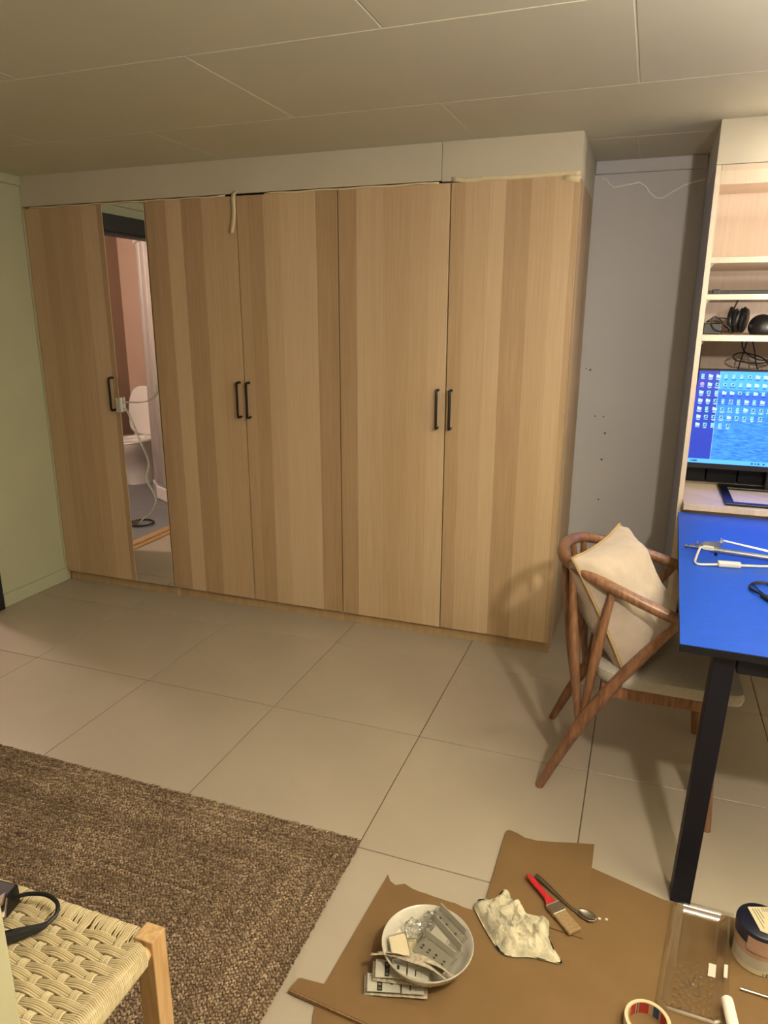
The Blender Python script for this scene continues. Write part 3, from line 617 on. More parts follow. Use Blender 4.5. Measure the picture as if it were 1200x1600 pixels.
for y in (-.972, -.504): MB().box(3.03, 3.36, y-.012, y+.012, .375, .415).build('seat_rail', 'walnut', t, bevel=.004)
MB().box(3.325, 3.35, -.965, -.51, .375, .415).build('seat_rail', 'walnut', t, bevel=.004)
MB().box(3.03, 3.055, -.965, -.51, .375, .415).build('seat_rail', 'walnut', t, bevel=.004)

# cushion on the chair
c2 = Vector((2.897, -.945, .783)); U = Vector((.118, .33, .028)); V_ = Vector((.188, -.015, -.362)); N = -U.cross(V_).normalized()
t = thing('cushion', 'beige linen cushion leaning against the chair back', 'cushion', (3.08, -.77, .46))
def pil(s, q, side):
    a, b = 2*s-1, 2*q-1
    ea = a*(1-.07*(1-b*b)); eb = b*(1-.07*(1-a*a))
    th = .10*max(0, (1-a**4))**.55*max(0, (1-b**4))**.55*(1.0 if side > 0 else .92)
    wr = .016*noise.noise((a*2.2, b*2.4, side*3))+.010*noise.noise((a*5, b*3.2, side))
    if abs(a) > .98 or abs(b) > .98: wr = 0
    P = c2+U*(ea+1)/2+V_*(eb+1)/2+N*(side*th+wr+.02)
    return P
m = MB(); m.grid(28, 28, lambda s, q: pil(s, q, 1)); m.grid(28, 28, lambda s, q: pil(1-s, q, -1))
m.build('cover', 'linen', t, 80)
edge = [pil(i/16, 0, 1) for i in range(16)]+[pil(1, i/16, 1) for i in range(16)]+[pil(1-i/16, 1, 1) for i in range(16)]+[pil(0, 1-i/16, 1) for i in range(16)]
MB().tube(edge, .0055, 6, closed=True).build('seam', 'linen_edge', t, True)

# ------------------------------------------------------------------ jute rug
rx0, rx1, ry0, ry1 = .55, 2.418, -2.62, -1.402
t = thing('rug', 'brown braided jute rug on the floor tiles', 'rug', ((rx0+rx1)/2, (ry0+ry1)/2, 0))
MB().box(rx0+.006, rx1-.006, ry0+.006, ry1-.006, .0002, .006).build('rug_base', 'jute_base', t)
rng = np.random.default_rng(3); pitch, step = .0140, .0098; ctr = []; dirs = []; rv = []
for k in range(int((ry1-ry0)/2/pitch)):
    i_ = (k+.5)*pitch; x0, x1, y0, y1 = rx0+i_, rx1-i_, ry0+i_, ry1-i_
    rowv = rng.uniform(-.16, .16)
    for a, b in (((x0, y1), (x1, y1)), ((x1, y1), (x1, y0)), ((x1, y0), (x0, y0)), ((x0, y0), (x0, y1))):
        L = math.dist(a, b); n = int(L/step)
        if n < 1: continue
        tt = (np.arange(n)+rng.uniform(0, 1))/n; dx, dy = (b[0]-a[0])/L, (b[1]-a[1])/L
        for s_ in (-1, 1):
            px = a[0]+dx*L*tt-dy*s_*pitch*.22; py = a[1]+dy*L*tt+dx*s_*pitch*.22
            if s_ > 0: px = px+dx*step*.5; py = py+dy*step*.5
            ctr.append(np.c_[px, py]); rv.append(np.full(n, rowv)); dirs.append(np.tile([dx*.82-dy*s_*.55, dy*.82+dx*s_*.55], (n, 1)))
C_ = np.vstack(ctr); D_ = np.vstack(dirs); RV = np.concatenate(rv); keep = (C_[:, 0] > .8) & (C_[:, 1] > -2.60); C_ = C_[keep]; D_ = D_[keep]; RV = RV[keep]; n = len(C_)
C_ = C_+rng.normal(0, .0011, C_.shape); zc = .0072+rng.uniform(-.0012, .002, n); ln = .0080*rng.uniform(.8, 1.3, n); wd = .0038*rng.uniform(.8, 1.2, n)
Pp = np.stack([-D_[:, 1], D_[:, 0]], 1); vv = np.zeros((n, 6, 3))
vv[:, 0, :2] = C_-D_*ln[:, None]; vv[:, 1, :2] = C_+D_*ln[:, None]; vv[:, 2, :2] = C_-Pp*wd[:, None]; vv[:, 3, :2] = C_+Pp*wd[:, None]; vv[:, 4, :2] = C_; vv[:, 5, :2] = C_
vv[:, :4, 2] = zc[:, None]; vv[:, 0, 2] -= .002; vv[:, 4, 2] = zc+.0030; vv[:, 5, 2] = zc-.004
tri = np.array([[0, 2, 4], [2, 1, 4], [1, 3, 4], [3, 0, 4], [2, 0, 5], [1, 2, 5], [3, 1, 5], [0, 3, 5]])
ff = (np.arange(n)[:, None, None]*6+tri[None]).reshape(-1, 3)
me = bpy.data.meshes.new('braids'); me.vertices.add(n*6); me.vertices.foreach_set('co', (vv.reshape(-1, 3)-np.array(ORG[t.as_pointer()])).ravel())
me.loops.add(len(ff)*3); me.loops.foreach_set('vertex_index', ff.ravel().astype(np.int32)); me.polygons.add(len(ff)); me.polygons.foreach_set('loop_start', (np.arange(len(ff))*3).astype(np.int32)); me.polygons.foreach_set('loop_total', np.full(len(ff), 3, np.int32))
me.polygons.foreach_set('use_smooth', np.ones(len(ff), bool)); me.update(calc_edges=True); me.materials.append(M['jute']); at_ = me.attributes.new('rowv', 'FLOAT', 'POINT'); at_.data.foreach_set('value', np.repeat(RV, 6).astype(np.float32))
o = bpy.data.objects.new('braids', me); COL.objects.link(o); o.parent = t; o['kind'] = 'stuff'; ORG[o.as_pointer()] = ORG[t.as_pointer()]

# ------------------------------------------------------------------ woven stool
sx0_, sx1_, sy0_, sy1_, SZ = 1.72, 2.372, -2.615, -2.212, .45
t = thing('stool', 'low stool with woven cream cord seat and oak legs standing on the rug', 'stool', ((sx0_+sx1_)/2, (sy0_+sy1_)/2, 0))
for x in (sx0_, sx1_-.038):
    for y in (sy0_, sy1_-.036): MB().box(x, x+.038, y, y+.036, .0115, SZ+.004).build('leg', 'beech', t, bevel=.002)
for y in (sy0_+.018, sy1_-.018): MB().tube([(sx0_+.03, y, SZ-.022), (sx1_-.03, y, SZ-.022)], .014, 10).build('seat_bar', 'beech', t, True)
for x in (sx0_+.018, sx1_-.018): MB().tube([(x, sy0_+.03, SZ-.022), (x, sy1_-.03, SZ-.022)], .014, 10).build('seat_bar', 'beech', t, True)
MB().box(sx1_-.03, sx1_-.012, sy0_+.03, sy1_-.03, .13, .165).build('stretcher', 'beech', t, bevel=.002)
MB().box(sx0_+.012, sx0_+.03, sy0_+.03, sy1_-.03, .13, .165).build('stretcher', 'beech', t, bevel=.002)
MB().box(sx0_+.03, sx1_-.03, (sy0_+sy1_)/2-.012, (sy0_+sy1_)/2+.012, .132, .162).build('stretcher', 'beech', t, bevel=.002)
cr_ = .00185; bp = .0172; wp = .0415; xr = sx1_-.040; yb = sy1_-.040; zt = SZ-.006
nb = int((yb-sy0_-.02)/bp); xw0 = xr-.018
def weft_z(x, b): return zt+.0040*math.cos(math.pi*(x-xw0)/wp+math.pi*b+math.pi)
def warp_z(y, w_): return zt-.0040*math.cos(math.pi*(y-(yb-bp/2))/bp+math.pi*w_+math.pi)
for b in range(nb):
    m = MB(); yc = yb-bp*(b+.5)
    for q in range(5):
        y = yc+(q-2)*.0034
        xs = [sx0_+.03+i*.006 for i in range(int((xr-sx0_-.03)/.006))]
        P = [(x, y+.0003*math.sin(x*90+q), weft_z(x, b)+.0005*(2-abs(q-2))) for x in xs]
        P += [(xr+.004, y, SZ-.004), (xr+.018, y-.001, SZ-.001), (xr+.030, y-.002, SZ-.005), (xr+.0355, y-.004, SZ-.016), (xr+.034, y-.006, SZ-.030), (xr+.022, y-.006, SZ-.040)]
        m.tube(P, cr_, 6)
    m.build('cord_band', 'cord', t, True)
nw = int((xw0-sx0_-.03)/wp)+1
for w_ in range(nw):
    m = MB(); xc = xw0-wp*w_
    for q in range(4):
        x = xc+(q-1.5)*.0037
        ys = [sy0_+.02+i*.005 for i in range(int((yb-sy0_-.02)/.005))]
        P = [(x+.0004*math.sin(y*110+q), y, warp_z(y, w_)) for y in ys]
        P += [(x, yb+.004, SZ-.003), (x, yb+.018, SZ), (x, yb+.030, SZ-.004), (x, yb+.0355, SZ-.016), (x, yb+.034, SZ-.03)]
        m.tube(P, cr_, 6)
    m.build('cord_band', 'cord', t, True)
# wrapped edge cords on the two visible rails
m = MB()
for i in range(int((xr-sx0_-.01)/.0037)):
    x = sx0_+.03+i*.0037
    if min(abs(x-(xw0-wp*k)) for k in range(0, nw, 2)) < .0075: continue
    dx = .0022*math.sin(i*1.9)
    m.tube([(x, yb-.004, SZ-.010), (x+dx, yb+.004, SZ-.004), (x, yb+.018, SZ-.001), (x-dx, yb+.030, SZ-.005), (x, yb+.0352, SZ-.016), (x, yb+.034, SZ-.03), (x, yb+.02, SZ-.038)], cr_*.95, 5)
m.build('edge_wrap', 'cord', t, True)['kind'] = 'stuff'
m = MB()
for i in range(int((yb-sy0_)/.0036)):
    y = yb-i*.0036
    m.tube([(xr-.002, y, SZ-.010), (xr+.008, y+.001, SZ-.003), (xr+.020, y-.001, SZ), (xr+.032, y-.004, SZ-.006), (xr+.0368, y-.006, SZ-.018), (xr+.035, y-.008, SZ-.034), (xr+.022, y-.008, SZ-.042)], cr_, 5)
m.build('edge_wrap', 'cord', t, True)['kind'] = 'stuff'
# black gadget with strap lying on the stool
zg = SZ+.003
t = thing('strapped_gadget', 'black gadget with silver lens facets and a looped strap on the woven stool', 'gadget', (2.09, -2.3, zg))
MB().obox((2.075, -2.278, zg+.022), (.022, .002, 0), (-.004, .02, 0), (0, 0, .02)).build('body', 'black_plastic', t, bevel=.004)
MB().obox((2.10, -2.335, zg+.02), (.028, -.016, 0), (.01, .02, 0), (0, 0, .018)).build('body', 'black_plastic', t, bevel=.005)
for c, u in (((2.112, -2.312, zg+.041), (.02, -.02, .004)), ((2.093, -2.298, zg+.043), (.014, -.016, .006))):
    MB().obox(c, u, (.007, .006, .002), (0, 0, .0025)).build('lens_facet', 'steel', t, bevel=.002)
MB().tube(crom([(2.095, -2.273, zg+.026), (2.115, -2.258, zg+.028), (2.145, -2.247, zg+.026), (2.172, -2.25, zg+.02), (2.184, -2.266, zg+.014), (2.181, -2.285, zg+.01)], 6), .0038, 8).build('strap_cord', 'black_rubber', t, True)
MB().tube(crom([(2.181, -2.283, zg+.010), (2.176, -2.294, zg+.010), (2.155, -2.318, zg+.012), (2.128, -2.345, zg+.014), (2.105, -2.36, zg+.014)], 6), lerps([.004, .0065, .010, .012, .012], 6), 8).build('strap_sleeve', 'black_rubber', t, True)

# ------------------------------------------------------------------ cardboard and painting gear
def ragged(a, b, n, amp, seed):
    out = []
    for i in range(1, n):
        t_ = i/n; out.append((a[0]+(b[0]-a[0])*t_+amp*noise.noise((i*1.7, seed, 0)), a[1]+(b[1]-a[1])*t_+amp*noise.noise((i*1.3, seed+5, 2))))
    return out
pa = [(2.531, -1.498), (2.545, -1.518)]+ragged((2.545, -1.518), (2.796, -1.54), 12, .012, 1)+[(2.796, -1.54), (3.0, -1.40), (3.057, -1.279), (3.15, -1.304), (3.24, -1.329)]+ragged((3.24, -1.329), (3.55, -1.332), 10, .004, 4)+[(3.60, -1.332), (3.62, -2.25), (2.62, -2.25), (2.512, -1.93), (2.505, -1.885)]
o = MB().prism(pa, .0004, .0040).build('cardboard_sheet', 'cardboard', None, loc=(3.0, -1.7, 0)); tag(o, 'large flat sheet of brown cardboard under the painting gear', 'cardboard')
pb = [(2.803, -1.486), (2.804, -1.30), (2.806, -1.222), (2.815, -1.216), (2.84, -1.222), (2.862, -1.232), (2.90, -1.232), (2.95, -1.22), (3.0, -1.206), (3.056, -1.192), (3.056, -1.381), (3.054, -1.532), (2.97, -1.526), (2.80, -1.533)]
o = MB().prism(pb, lambda x, y: .0042+max(0, (y+1.30))*.05, lambda x, y: .0076+max(0, (y+1.30))*.05).build('cardboard_sheet', 'cardboard', None, loc=(2.93, -1.37, 0)); tag(o, 'smaller cardboard flap lying on the large sheet, nearest the wardrobe', 'cardboard')
t = thing('cardboard_strip', 'folded cardboard strip with corrugated edge beside the jute rug', 'cardboard', (2.6, -1.9, 0))
MB().prism([(2.447, -1.878), (2.452, -1.874), (2.73, -1.852), (2.80, -1.90), (2.72, -1.93), (2.441, -1.908)], .0042, .0135).build('strip', 'cardboard', t)
MB().prism([(2.441, -1.908), (2.72, -1.9305), (2.72, -1.934), (2.440, -1.9115)], .0042, .0125).build('corrugated_edge', 'cardboard_edge', t)
# bowl
bc = (2.712, -1.727, .0041)
t = thing('bowl', 'white ceramic bowl full of bagged fittings on the cardboard', 'bowl', bc)
MB().lathe([(.045, 0), (.052, .002), (.075, .016), (.098, .040), (.1085, .062), (.1075, .0645), (.1045, .063), (.093, .040), (.070, .019), (.045, .008), (.001, .007)], bc, 56, capt=False).build('bowl_body', 'ceramic', t, True)
def bracket(a, b, back, w_, hgt, label, marks):
    """grey angle bracket: flange along a-b, sloping printed face falling towards 'back'"""
    a, b = Vector(a), Vector(b); d_ = (b-a).normalized(); n_ = Vector(back).normalized()
    t = thing('angle_bracket', label, 'bracket', tuple((a+b)/2-Vector((0, 0, hgt))), 'grey brackets in the bowl')
    up = Vector((0, 0, 1)); h = (b-a)/2; c = (a+b)/2; nf = (n_*w_-up*hgt*.35)
    c = c-up*.012; a = a-up*.012; b = b-up*.012
    MB().obox(c+nf/2, h, nf/2, h.cross(nf).normalized()*.0012).build('face', 'grey_plastic', t, bevel=.0006)
    MB().obox(c+up*.008-n_*.0030, h, up*.009-n_*.003, n_*.0013).build('flange', 'grey_plastic', t, bevel=.0006)
    fn = h.cross(nf).normalized(); fn = fn if fn.z > 0 else -fn
    for k in marks:
        for q, (e, s_) in enumerate(((.0, .0042), (.0075, .003))):
            cc = a+(b-a)*k+nf*.5+fn*.0016+nf.normalized()*(e-.003)
            MB().obox(cc, d_*.0030, nf.normalized()*s_*.55, fn*.0002).build('printed_mark', 'ink', t)
    # clear sleeve
    def sl(s, q):
        p_ = a-d_*.008+(b-a+d_*.02)*s+nf*(q*1.15-.1)+fn*(.0035+.003*noise.noise((s*9, q*6, w_*50))); return p_
    MB().grid(14, 8, sl).build('clear_sleeve', 'crinkle_plastic', t, 80)
bracket((2.712, -1.628, .079), (2.79, -1.680, .076), (-.45, -.75, 0), .030, .022, 'grey bracket at the rear of the bowl', (.2, .45, .8))
bracket((2.706, -1.660, .074), (2.79, -1.722, .072), (-.5, -.75, 0), .036, .022, 'grey bracket in the middle of the bowl', (.18, .42))
bracket((2.700, -1.712, .076), (2.782, -1.748, .074), (-.4, -.9, 0), .044, .024, 'grey bracket at the front of the bowl', (.15, .36, .58, .85))
MB_ = MB().obox((2.738, -1.706, .066), (.018, -.010, -.004), (-.003, -.004, .010), (.004, .008, .004)); o = MB_.build('plastic_wedge', 'grey_plastic', None, loc=(2.738, -1.706, .055), bevel=.001); tag(o, 'small grey wedge between the brackets in the bowl', 'fitting')
def square(c, u, v, n, label, border):
    t = thing('cover_plate', label, 'cover plate', c); MB().obox(c, u, v, Vector(n)*.0015).build('plate', 'label_cream', t, bevel=.0008)
    c = Vector(c); u = Vector(u); v = Vector(v); n = Vector(n)
    for s_ in (-1, 1): MB().obox(c+u*s_*1.03-n*.002, u*.03, v*1.06, n*.006).build('rim', 'grey_plastic', t)
    if border: MB().obox(c-v*1.03-n*.002, u*1.06, v*.03, n*.006).build('rim', 'grey_plastic', t)
square((2.653, -1.758, .062), (.017, .0115, .001), (.0145, -.0255, -.002), (0, 0, 1), 'square cream cover plate with grey rim at the left in the bowl', True)
square((2.679, -1.748, .052), (.013, .006, 0), (.009, -.025, -.001), (0, 0, 1), 'cream cover plate half hidden under the square plate in the bowl', True)
o = MB().add([(2.631, -1.730, .058), (2.637, -1.713, .066), (2.650, -1.724, .06)], [(0, 1, 2)]).build('paper_scrap', 'paper', None, loc=(2.64, -1.722, .058), solid=.0008); tag(o, 'small triangular white paper tip behind the plates in the bowl', 'paper')
def crk(s, q):
    a = s*2*math.pi; r_ = .005+.026*q; k = noise.noise((math.cos(a)*3*q, math.sin(a)*3*q, 1.3))+.6*noise.noise((math.cos(a)*9*q, math.sin(a)*9*q, 4))
    return (2.678+r_*math.cos(a)*1.15, -1.705+r_*math.sin(a)*1.1, .062+.014*(1-q*q)+.012*k)
o = MB().grid(40, 12, crk).build('plastic_bag', 'crinkle_plastic', None, 20, loc=(2.678, -1.705, .055)); tag(o, 'crumpled clear plastic bag in the middle of the bowl', 'plastic bag')
def crk2(s, q):
    a = s*2*math.pi; r_ = .004+.017*q; k = noise.noise((math.cos(a)*4*q, math.sin(a)*4*q, 7.3))+.6*noise.noise((math.cos(a)*11*q, math.sin(a)*11*q, 9))
    return (2.70+r_*math.cos(a), -1.668+r_*math.sin(a)*1.3, .068+.012*(1-q*q)+.012*k)
o = MB().grid(32, 10, crk2).build('plastic_bag', 'crinkle_plastic', None, 20, loc=(2.70, -1.668, .06)); tag(o, 'small crumpled clear bag end behind the brackets in the bowl', 'plastic bag')
# folded leaflet over the rim
def leaf(s, q):
    x = 2.598+.185*s; yb_ = -1.800+.018*math.sin(s*2.6)-.012*s; return (x, yb_+.018*(q-.5)*(1-.25*s)+.008*s*(q-.5), .066+.010*math.sin(s*3.1)-.012*q+.004*math.sin(s*9+q*3))
t = thing('leaflet', 'folded grey printed leaflet across the front rim of the bowl', 'leaflet', (2.69, -1.80, .055))
MB().grid(24, 6, leaf).build('sheet', 'paper_grey', t, 60, solid=.001)
MB().grid(24, 6, lambda s, q: Vector(leaf(s, q))+Vector((.012, .014, -.005+.004*s))).build('sheet', 'paper_grey', t, 60, solid=.001)
# labelled small bags
def screw_bag(P, P2, z_, label, tilt):
    c = sum((Vector((*p, 0)) for p in P), Vector())/4; t = thing('screw_bag', label, 'bag', (c.x, c.y, z_-.012), 'labelled bags beside the bowl')
    def card(Q, name):
        m = MB(); zz = lambda x, y: z_+tilt*(y-c.y); zl = lambda x, y: zz(x, y)-.0012
        return m.prism(Q, zl, zz).build(name, 'paper', t)
    a = card(P, 'label_card'); b = card(P2, 'label_card')
    def inside(Q, u0, u1, v0, v1, mt):
        q = [Vector((*p, 0)) for p in Q]; f = lambda u, v: q[0].lerp(q[1], u).lerp(q[3].lerp(q[2], u), v)
        pts = [f(u0, v0), f(u1, v0), f(u1, v1), f(u0, v1)]; pts = [(p.x, p.y, z_+tilt*(p.y-c.y)+.0006) for p in pts]
        MB().add(pts, [(3, 2, 1, 0)]).build('printed_block', mt, a)
    inside(P, .30, .46, .12, .95, 'ink')
    for k in (.22, .5, .76): inside(P, .34, .42, k, k+.10, 'paper'); 
    q_ = MB()
    inside(P, .70, .78, .25, .5, 'ink'); inside(P2, .35, .40, .3, .75, 'ink'); inside(P2, .62, .64, .2, .8, 'paper_grey'); inside(P, .06, .2, .1, .13, 'ink')
    allp = [Vector((*p, 0)) for p in (P[0], P2[1], P2[2], P[3])]; cc = sum(allp, Vector())/4
    def env(s, q):
        p_ = allp[0].lerp(allp[1], s).lerp(allp[3].lerp(allp[2], s), q); p_ = cc+(p_-cc)*1.12; return (p_.x, p_.y, z_+tilt*(p_.y-c.y)+.0025+.002*noise.noise((s*7, q*5, z_*99)))
    MB().grid(18, 8, env).build('clear_bag', 'clear_plastic', t, 80)
    MB().grid(18, 8, lambda s, q: Vector(env(1-s, q))-Vector((0, 0, .012))).build('contents', 'paper_grey', t, 80, solid=.001)
screw_bag([(2.595, -1.815), (2.672, -1.806), (2.681, -1.835), (2.609, -1.855)], [(2.676, -1.806), (2.727, -1.800), (2.733, -1.822), (2.685, -1.835)], .020, 'lower labelled zip bag lying in front of the bowl', .1)
screw_bag([(2.607, -1.792), (2.677, -1.779), (2.687, -1.812), (2.619, -1.829)], [(2.681, -1.778), (2.735, -1.784), (2.738, -1.807), (2.690, -1.811)], .040, 'upper labelled zip bag leaning on the bowl', .25)

# rag
RP = [(2.778, -1.530), (2.784, -1.505), (2.80, -1.496), (2.826, -1.484), (2.838, -1.452), (2.850, -1.445), (2.862, -1.462), (2.868, -1.482), (2.885, -1.476), (2.898, -1.492), (2.912, -1.505), (2.945, -1.502), (2.968, -1.510), (2.974, -1.552), (2.992, -1.59), (3.014, -1.622), (2.98, -1.628), (2.94, -1.632), (2.90, -1.645), (2.87, -1.642), (2.84, -1.612), (2.81, -1.575)]
RPc = crom([(*p, 0) for p in RP+[RP[0]]], 5)[:-1]; rcx, rcy = 2.89, -1.556
def ragh(x, y, q):
    base = max(0, 1-q**5)
    rid = lambda f, z_: 1-abs(noise.noise((x*f+.35*math.sin(y*40), y*f, z_)))*2.2
    h = .020*base+.020*base*max(0, rid(14, .5))**2+.014*base*max(0, rid(24, 3.5))**2*(1 if q < .93 else .5)+.004*base*noise.noise((x*120, y*120, 1))
    for cx, cy, dx, dy, wd_, hh in ((2.842, -1.49, .25, 1, .012, .030), (2.80, -1.545, 1, -.8, .016, .020), (2.955, -1.53, .1, 1, .014, .016), (2.90, -1.60, 1, -.25, .014, .016), (2.89, -1.50, 1, .5, .012, .018)):
        l_ = math.hypot(dx, dy); u = ((x-cx)*dx+(y-cy)*dy)/l_; v = ((x-cx)*dy-(y-cy)*dx)/l_; h += hh*base*math.exp(-(v/wd_)**2-(u/.05)**2)
    return max(.0055, .0065+h*.72-.007*base*max(0, 1-9*abs(noise.noise((x*19, y*19+7, 4))))-.005*base*max(0, 1-8*abs(noise.noise((x*33, y*33, 9)))))
m = MB(); n_ = len(RPc); rings = []
for k in range(30):
    q = 1-k/30; rings.append([(rcx+(p.x-rcx)*q, rcy+(p.y-rcy)*q, ragh(rcx+(p.x-rcx)*q, rcy+(p.y-rcy)*q, q) if k else .0092) for p in RPc])
m.loft(rings); m.loft([[(p.x, p.y, .0078) for p in RPc][::-1], [(p.x, p.y, .0092) for p in RPc][::-1]])
o = m.build('rag', 'rag', None, 24, loc=(rcx, rcy, .0078)); tag(o, 'crumpled paint-stained white rag on the cardboard', 'rag')

# paint brush and spoon
ZB = .0105
t = thing('paint_brush', 'flat paint brush with red handle on the cardboard', 'paint brush', (2.97, -1.46, .0076))
A, Bv = Vector((2.898, -1.390, ZB+.012)), Vector((3.035, -1.527, ZB+.004)); ax = (Bv-A).normalized(); sd_ = Vector((ax.y, -ax.x, 0)).normalized(); L = (Bv-A).length
def prof(vals, n=12):
    rings = []
    for s_, wv, th_ in vals:
        c = A+ax*L*s_; rings.append([c+sd_*wv*math.cos(2*math.pi*k/n)+Vector((0, 0, 1))*th_*math.sin(2*math.pi*k/n) for k in range(n)])
    return rings
MB().loft(prof([(-.03, .003, .003), (0, .007, .0055), (.12, .0085, .0065), (.28, .0075, .0065), (.42, .0085, .0068), (.48, .014, .0065), (.52, .0185, .0055)])).build('handle', 'red_handle', t, True)
MB().obox(A+ax*L*.60, ax*L*.09, sd_*.0195, Vector((0, 0, .0058))).build('ferrule', 'steel', t, bevel=.002)
for s_ in (.53, .67): MB().obox(A+ax*L*s_, ax*.0016, sd_*.0200, Vector((0, 0, .0064))).build('ferrule_band', 'steel', t, bevel=.0006)
MB().obox(A+ax*L*.84, ax*L*.155, sd_*.0190, Vector((0, 0, .0048))).build('bristles', 'bristle', t, bevel=.003)
t = thing('spoon', 'dull metal spoon lying beside the paint brush', 'spoon', (2.99, -1.42, .0076))
P = [(2.915, -1.377, .0195), (2.94, -1.394, .019), (2.975, -1.420, .0165), (3.005, -1.443, .0145), (3.022, -1.453, .0125), (3.034, -1.457, .0108)]
MB().tube(crom(P, 5), lerps([.0062, .006, .0042, .0034, .0036, .006], 5), 8, flat=.45).build('spoon_handle', 'steel_dark', t, True)
def bw(s, q):
    a = s*2*math.pi; r_ = q; d1 = Vector((.93, -.30, 0)); d2 = Vector((.30, .93, 0)); c = Vector((3.056, -1.461, .0138))
    p_ = c+d1*.026*r_*math.cos(a)+d2*.0165*r_*math.sin(a); p_.z -= .0055*(1-r_*r_); return p_
MB().grid(32, 8, bw).build('spoon_bowl', 'steel', t, True, solid=.001)

# clear plastic tray
tc_ = Vector((3.312, -1.503))
def TP(a, b): return (tc_.x+a+b*.135, tc_.y+b-a*.02)
def tray(s, q):
    a = (s-.5)*.146; b = (q-.5)*.345
    da, db = .073-abs(a), .1725-abs(b); ra = .03
    e = min(da, db) if (da > ra or db > ra) else ra-math.hypot(ra-da, ra-db)
    k = min(1, max(0, (e-.012)/.022)); k = k*k*(3-2*k)
    lip = .003*math.exp(-((e-.012)/.004)**2)
    z_ = .0048+.0135*(1-k)+lip
    if k > .98: z_ += .0012*math.sin(a*300)*math.sin(b*300)*min(1, max(0, (-.0-b)/.03))
    x, y = TP(a, b); return (x, y, z_)
t = thing('plastic_tray', 'clear moulded plastic tray on the cardboard beside the jar', 'tray', (tc_.x, tc_.y, .0041))
MB().grid(52, 96, tray).build('tray_shell', 'clear_plastic', t, 30)
for a, b, wv in ((.036, -.015, .008), (.064, -.02, .004)):
    x, y = TP(a, b); MB().obox((x, y, .0075 if wv > .005 else .0215), (wv, 0, 0), (.0025, .019, 0), (0, 0, .0004)).build('white_sticker', 'paper', t)
m = MB()
for i in range(14):
    x, y = TP(.0+random.uniform(-.022, .02), -.075+random.uniform(-.03, .035)); an = random.uniform(0, 3.1); l_ = random.uniform(.004, .009)
    m.tube([(x-l_*math.cos(an), y-l_*math.sin(an), 0.0078), (x, y, .0098), (x+l_*math.cos(an), y+l_*math.sin(an), .0078)], .0018, 6)
m.build('moulded_ridge', 'clear_plastic', t, True)['kind'] = 'stuff'
# paint jar
jc = (3.450, -1.440, .0041); JH = .108
t = thing('paint_jar', 'round paint jar with navy lid and cream label on the cardboard', 'jar', jc)
MB().lathe([(.050, 0), (.0535, .003), (.0545, .02), (.0545, .078)], jc, 48).build('jar_body', 'jar_grey', t, True)
MB().lathe([(.0549, .044), (.0549, .070)], jc, 48, capb=False, capt=False).build('label_band', 'jar_pink', t, True)
MB().lathe([(.0549, .002), (.0549, .016)], jc, 48, capb=False, capt=False).build('label_band', 'label_cream', t, True)
MB().lathe([(.0545, .074), (.0565, .075), (.057, .10), (.0555, .106), (.053, JH), (.001, JH)], jc, 48, capt=False).build('lid', 'navy_lid', t, True)
def arc(a0, a1, z0, z1, r_):
    m = MB(); return m.grid(10, 2, lambda s, q: (jc[0]+r_*math.cos(R(a0+(a1-a0)*s)), jc[1]+r_*math.sin(R(a0+(a1-a0)*s)), jc[2]+z0+(z1-z0)*q))
arc(232, 330, .060, .098, .0575).build('side_label', 'jar_pink', t, True)
for a0, a1, z0, z1 in ((275, 276.5, .003, .011), (279, 281, .006, .009), (283, 286, .003, .011)): arc(a0, a1, z0, z1, .0553).build('printed_mark', 'ink', t)
lz = jc[2]+JH+.0006
lab = MB().prism([(3.420, -1.407), (3.470, -1.390), (3.486, -1.45), (3.458, -1.478), (3.440, -1.474)], lz-.0004, lz).build('lid_label', 'label_cream', t)
for k in range(3):
    a = Vector((3.430+.006*k, -1.409+.002*k, lz+.0003)); d_ = Vector((.019-.004*k, -.055+.014*k, 0)); MB().obox(a+d_/2, d_/2, (.0006, .0003, 0), (0, 0, .0001)).build('printed_line', 'ink', lab)
for k in range(5): MB().obox((3.452+.004*k, -1.405+.0012*k, lz+.0003), (.0018, -.006, 0), (.0005, .0002, 0), (0, 0, .0001)).build('printed_line', 'ink', lab)
# masking tape roll
rc_ = (3.203, -1.722, .0041)
t = thing('tape_roll', 'roll of masking tape with printed red and blue core on the cardboard', 'tape roll', rc_)
MB().lathe([(.0415, 0), (.0475, 0), (.048, .003), (.048, .026), (.0475, .029), (.0415, .029), (.0415, 0)], rc_, 56, capb=False, capt=False).build('tape_winding', 'label_cream', t, 40)
core = MB().lathe([(.0394, .0), (.0415, .0), (.0415, .0288), (.0394, .0288), (.0394, 0)], rc_, 56, capb=False, capt=False).build('core', 'tape_core', t, 40)
def carc(a0, a1, m_, z0=.0005, z1=.0283):
    return MB().grid(10, 2, lambda s, q: (rc_[0]+.0391*math.cos(R(a0+(a1-a0)*s)), rc_[1]+.0391*math.sin(R(a0+(a1-a0)*s)), rc_[2]+z0+(z1-z0)*q)).build('core_print', m_, core, True)
carc(128, 150, 'core_red'); carc(120, 124, 'core_blue'); carc(86, 116, 'core_red'); carc(52, 72, 'core_blue'); carc(20, 46, 'core_red')
for k in range(5): carc(90+k*5, 92+k*5, 'label_cream', .006, .022)
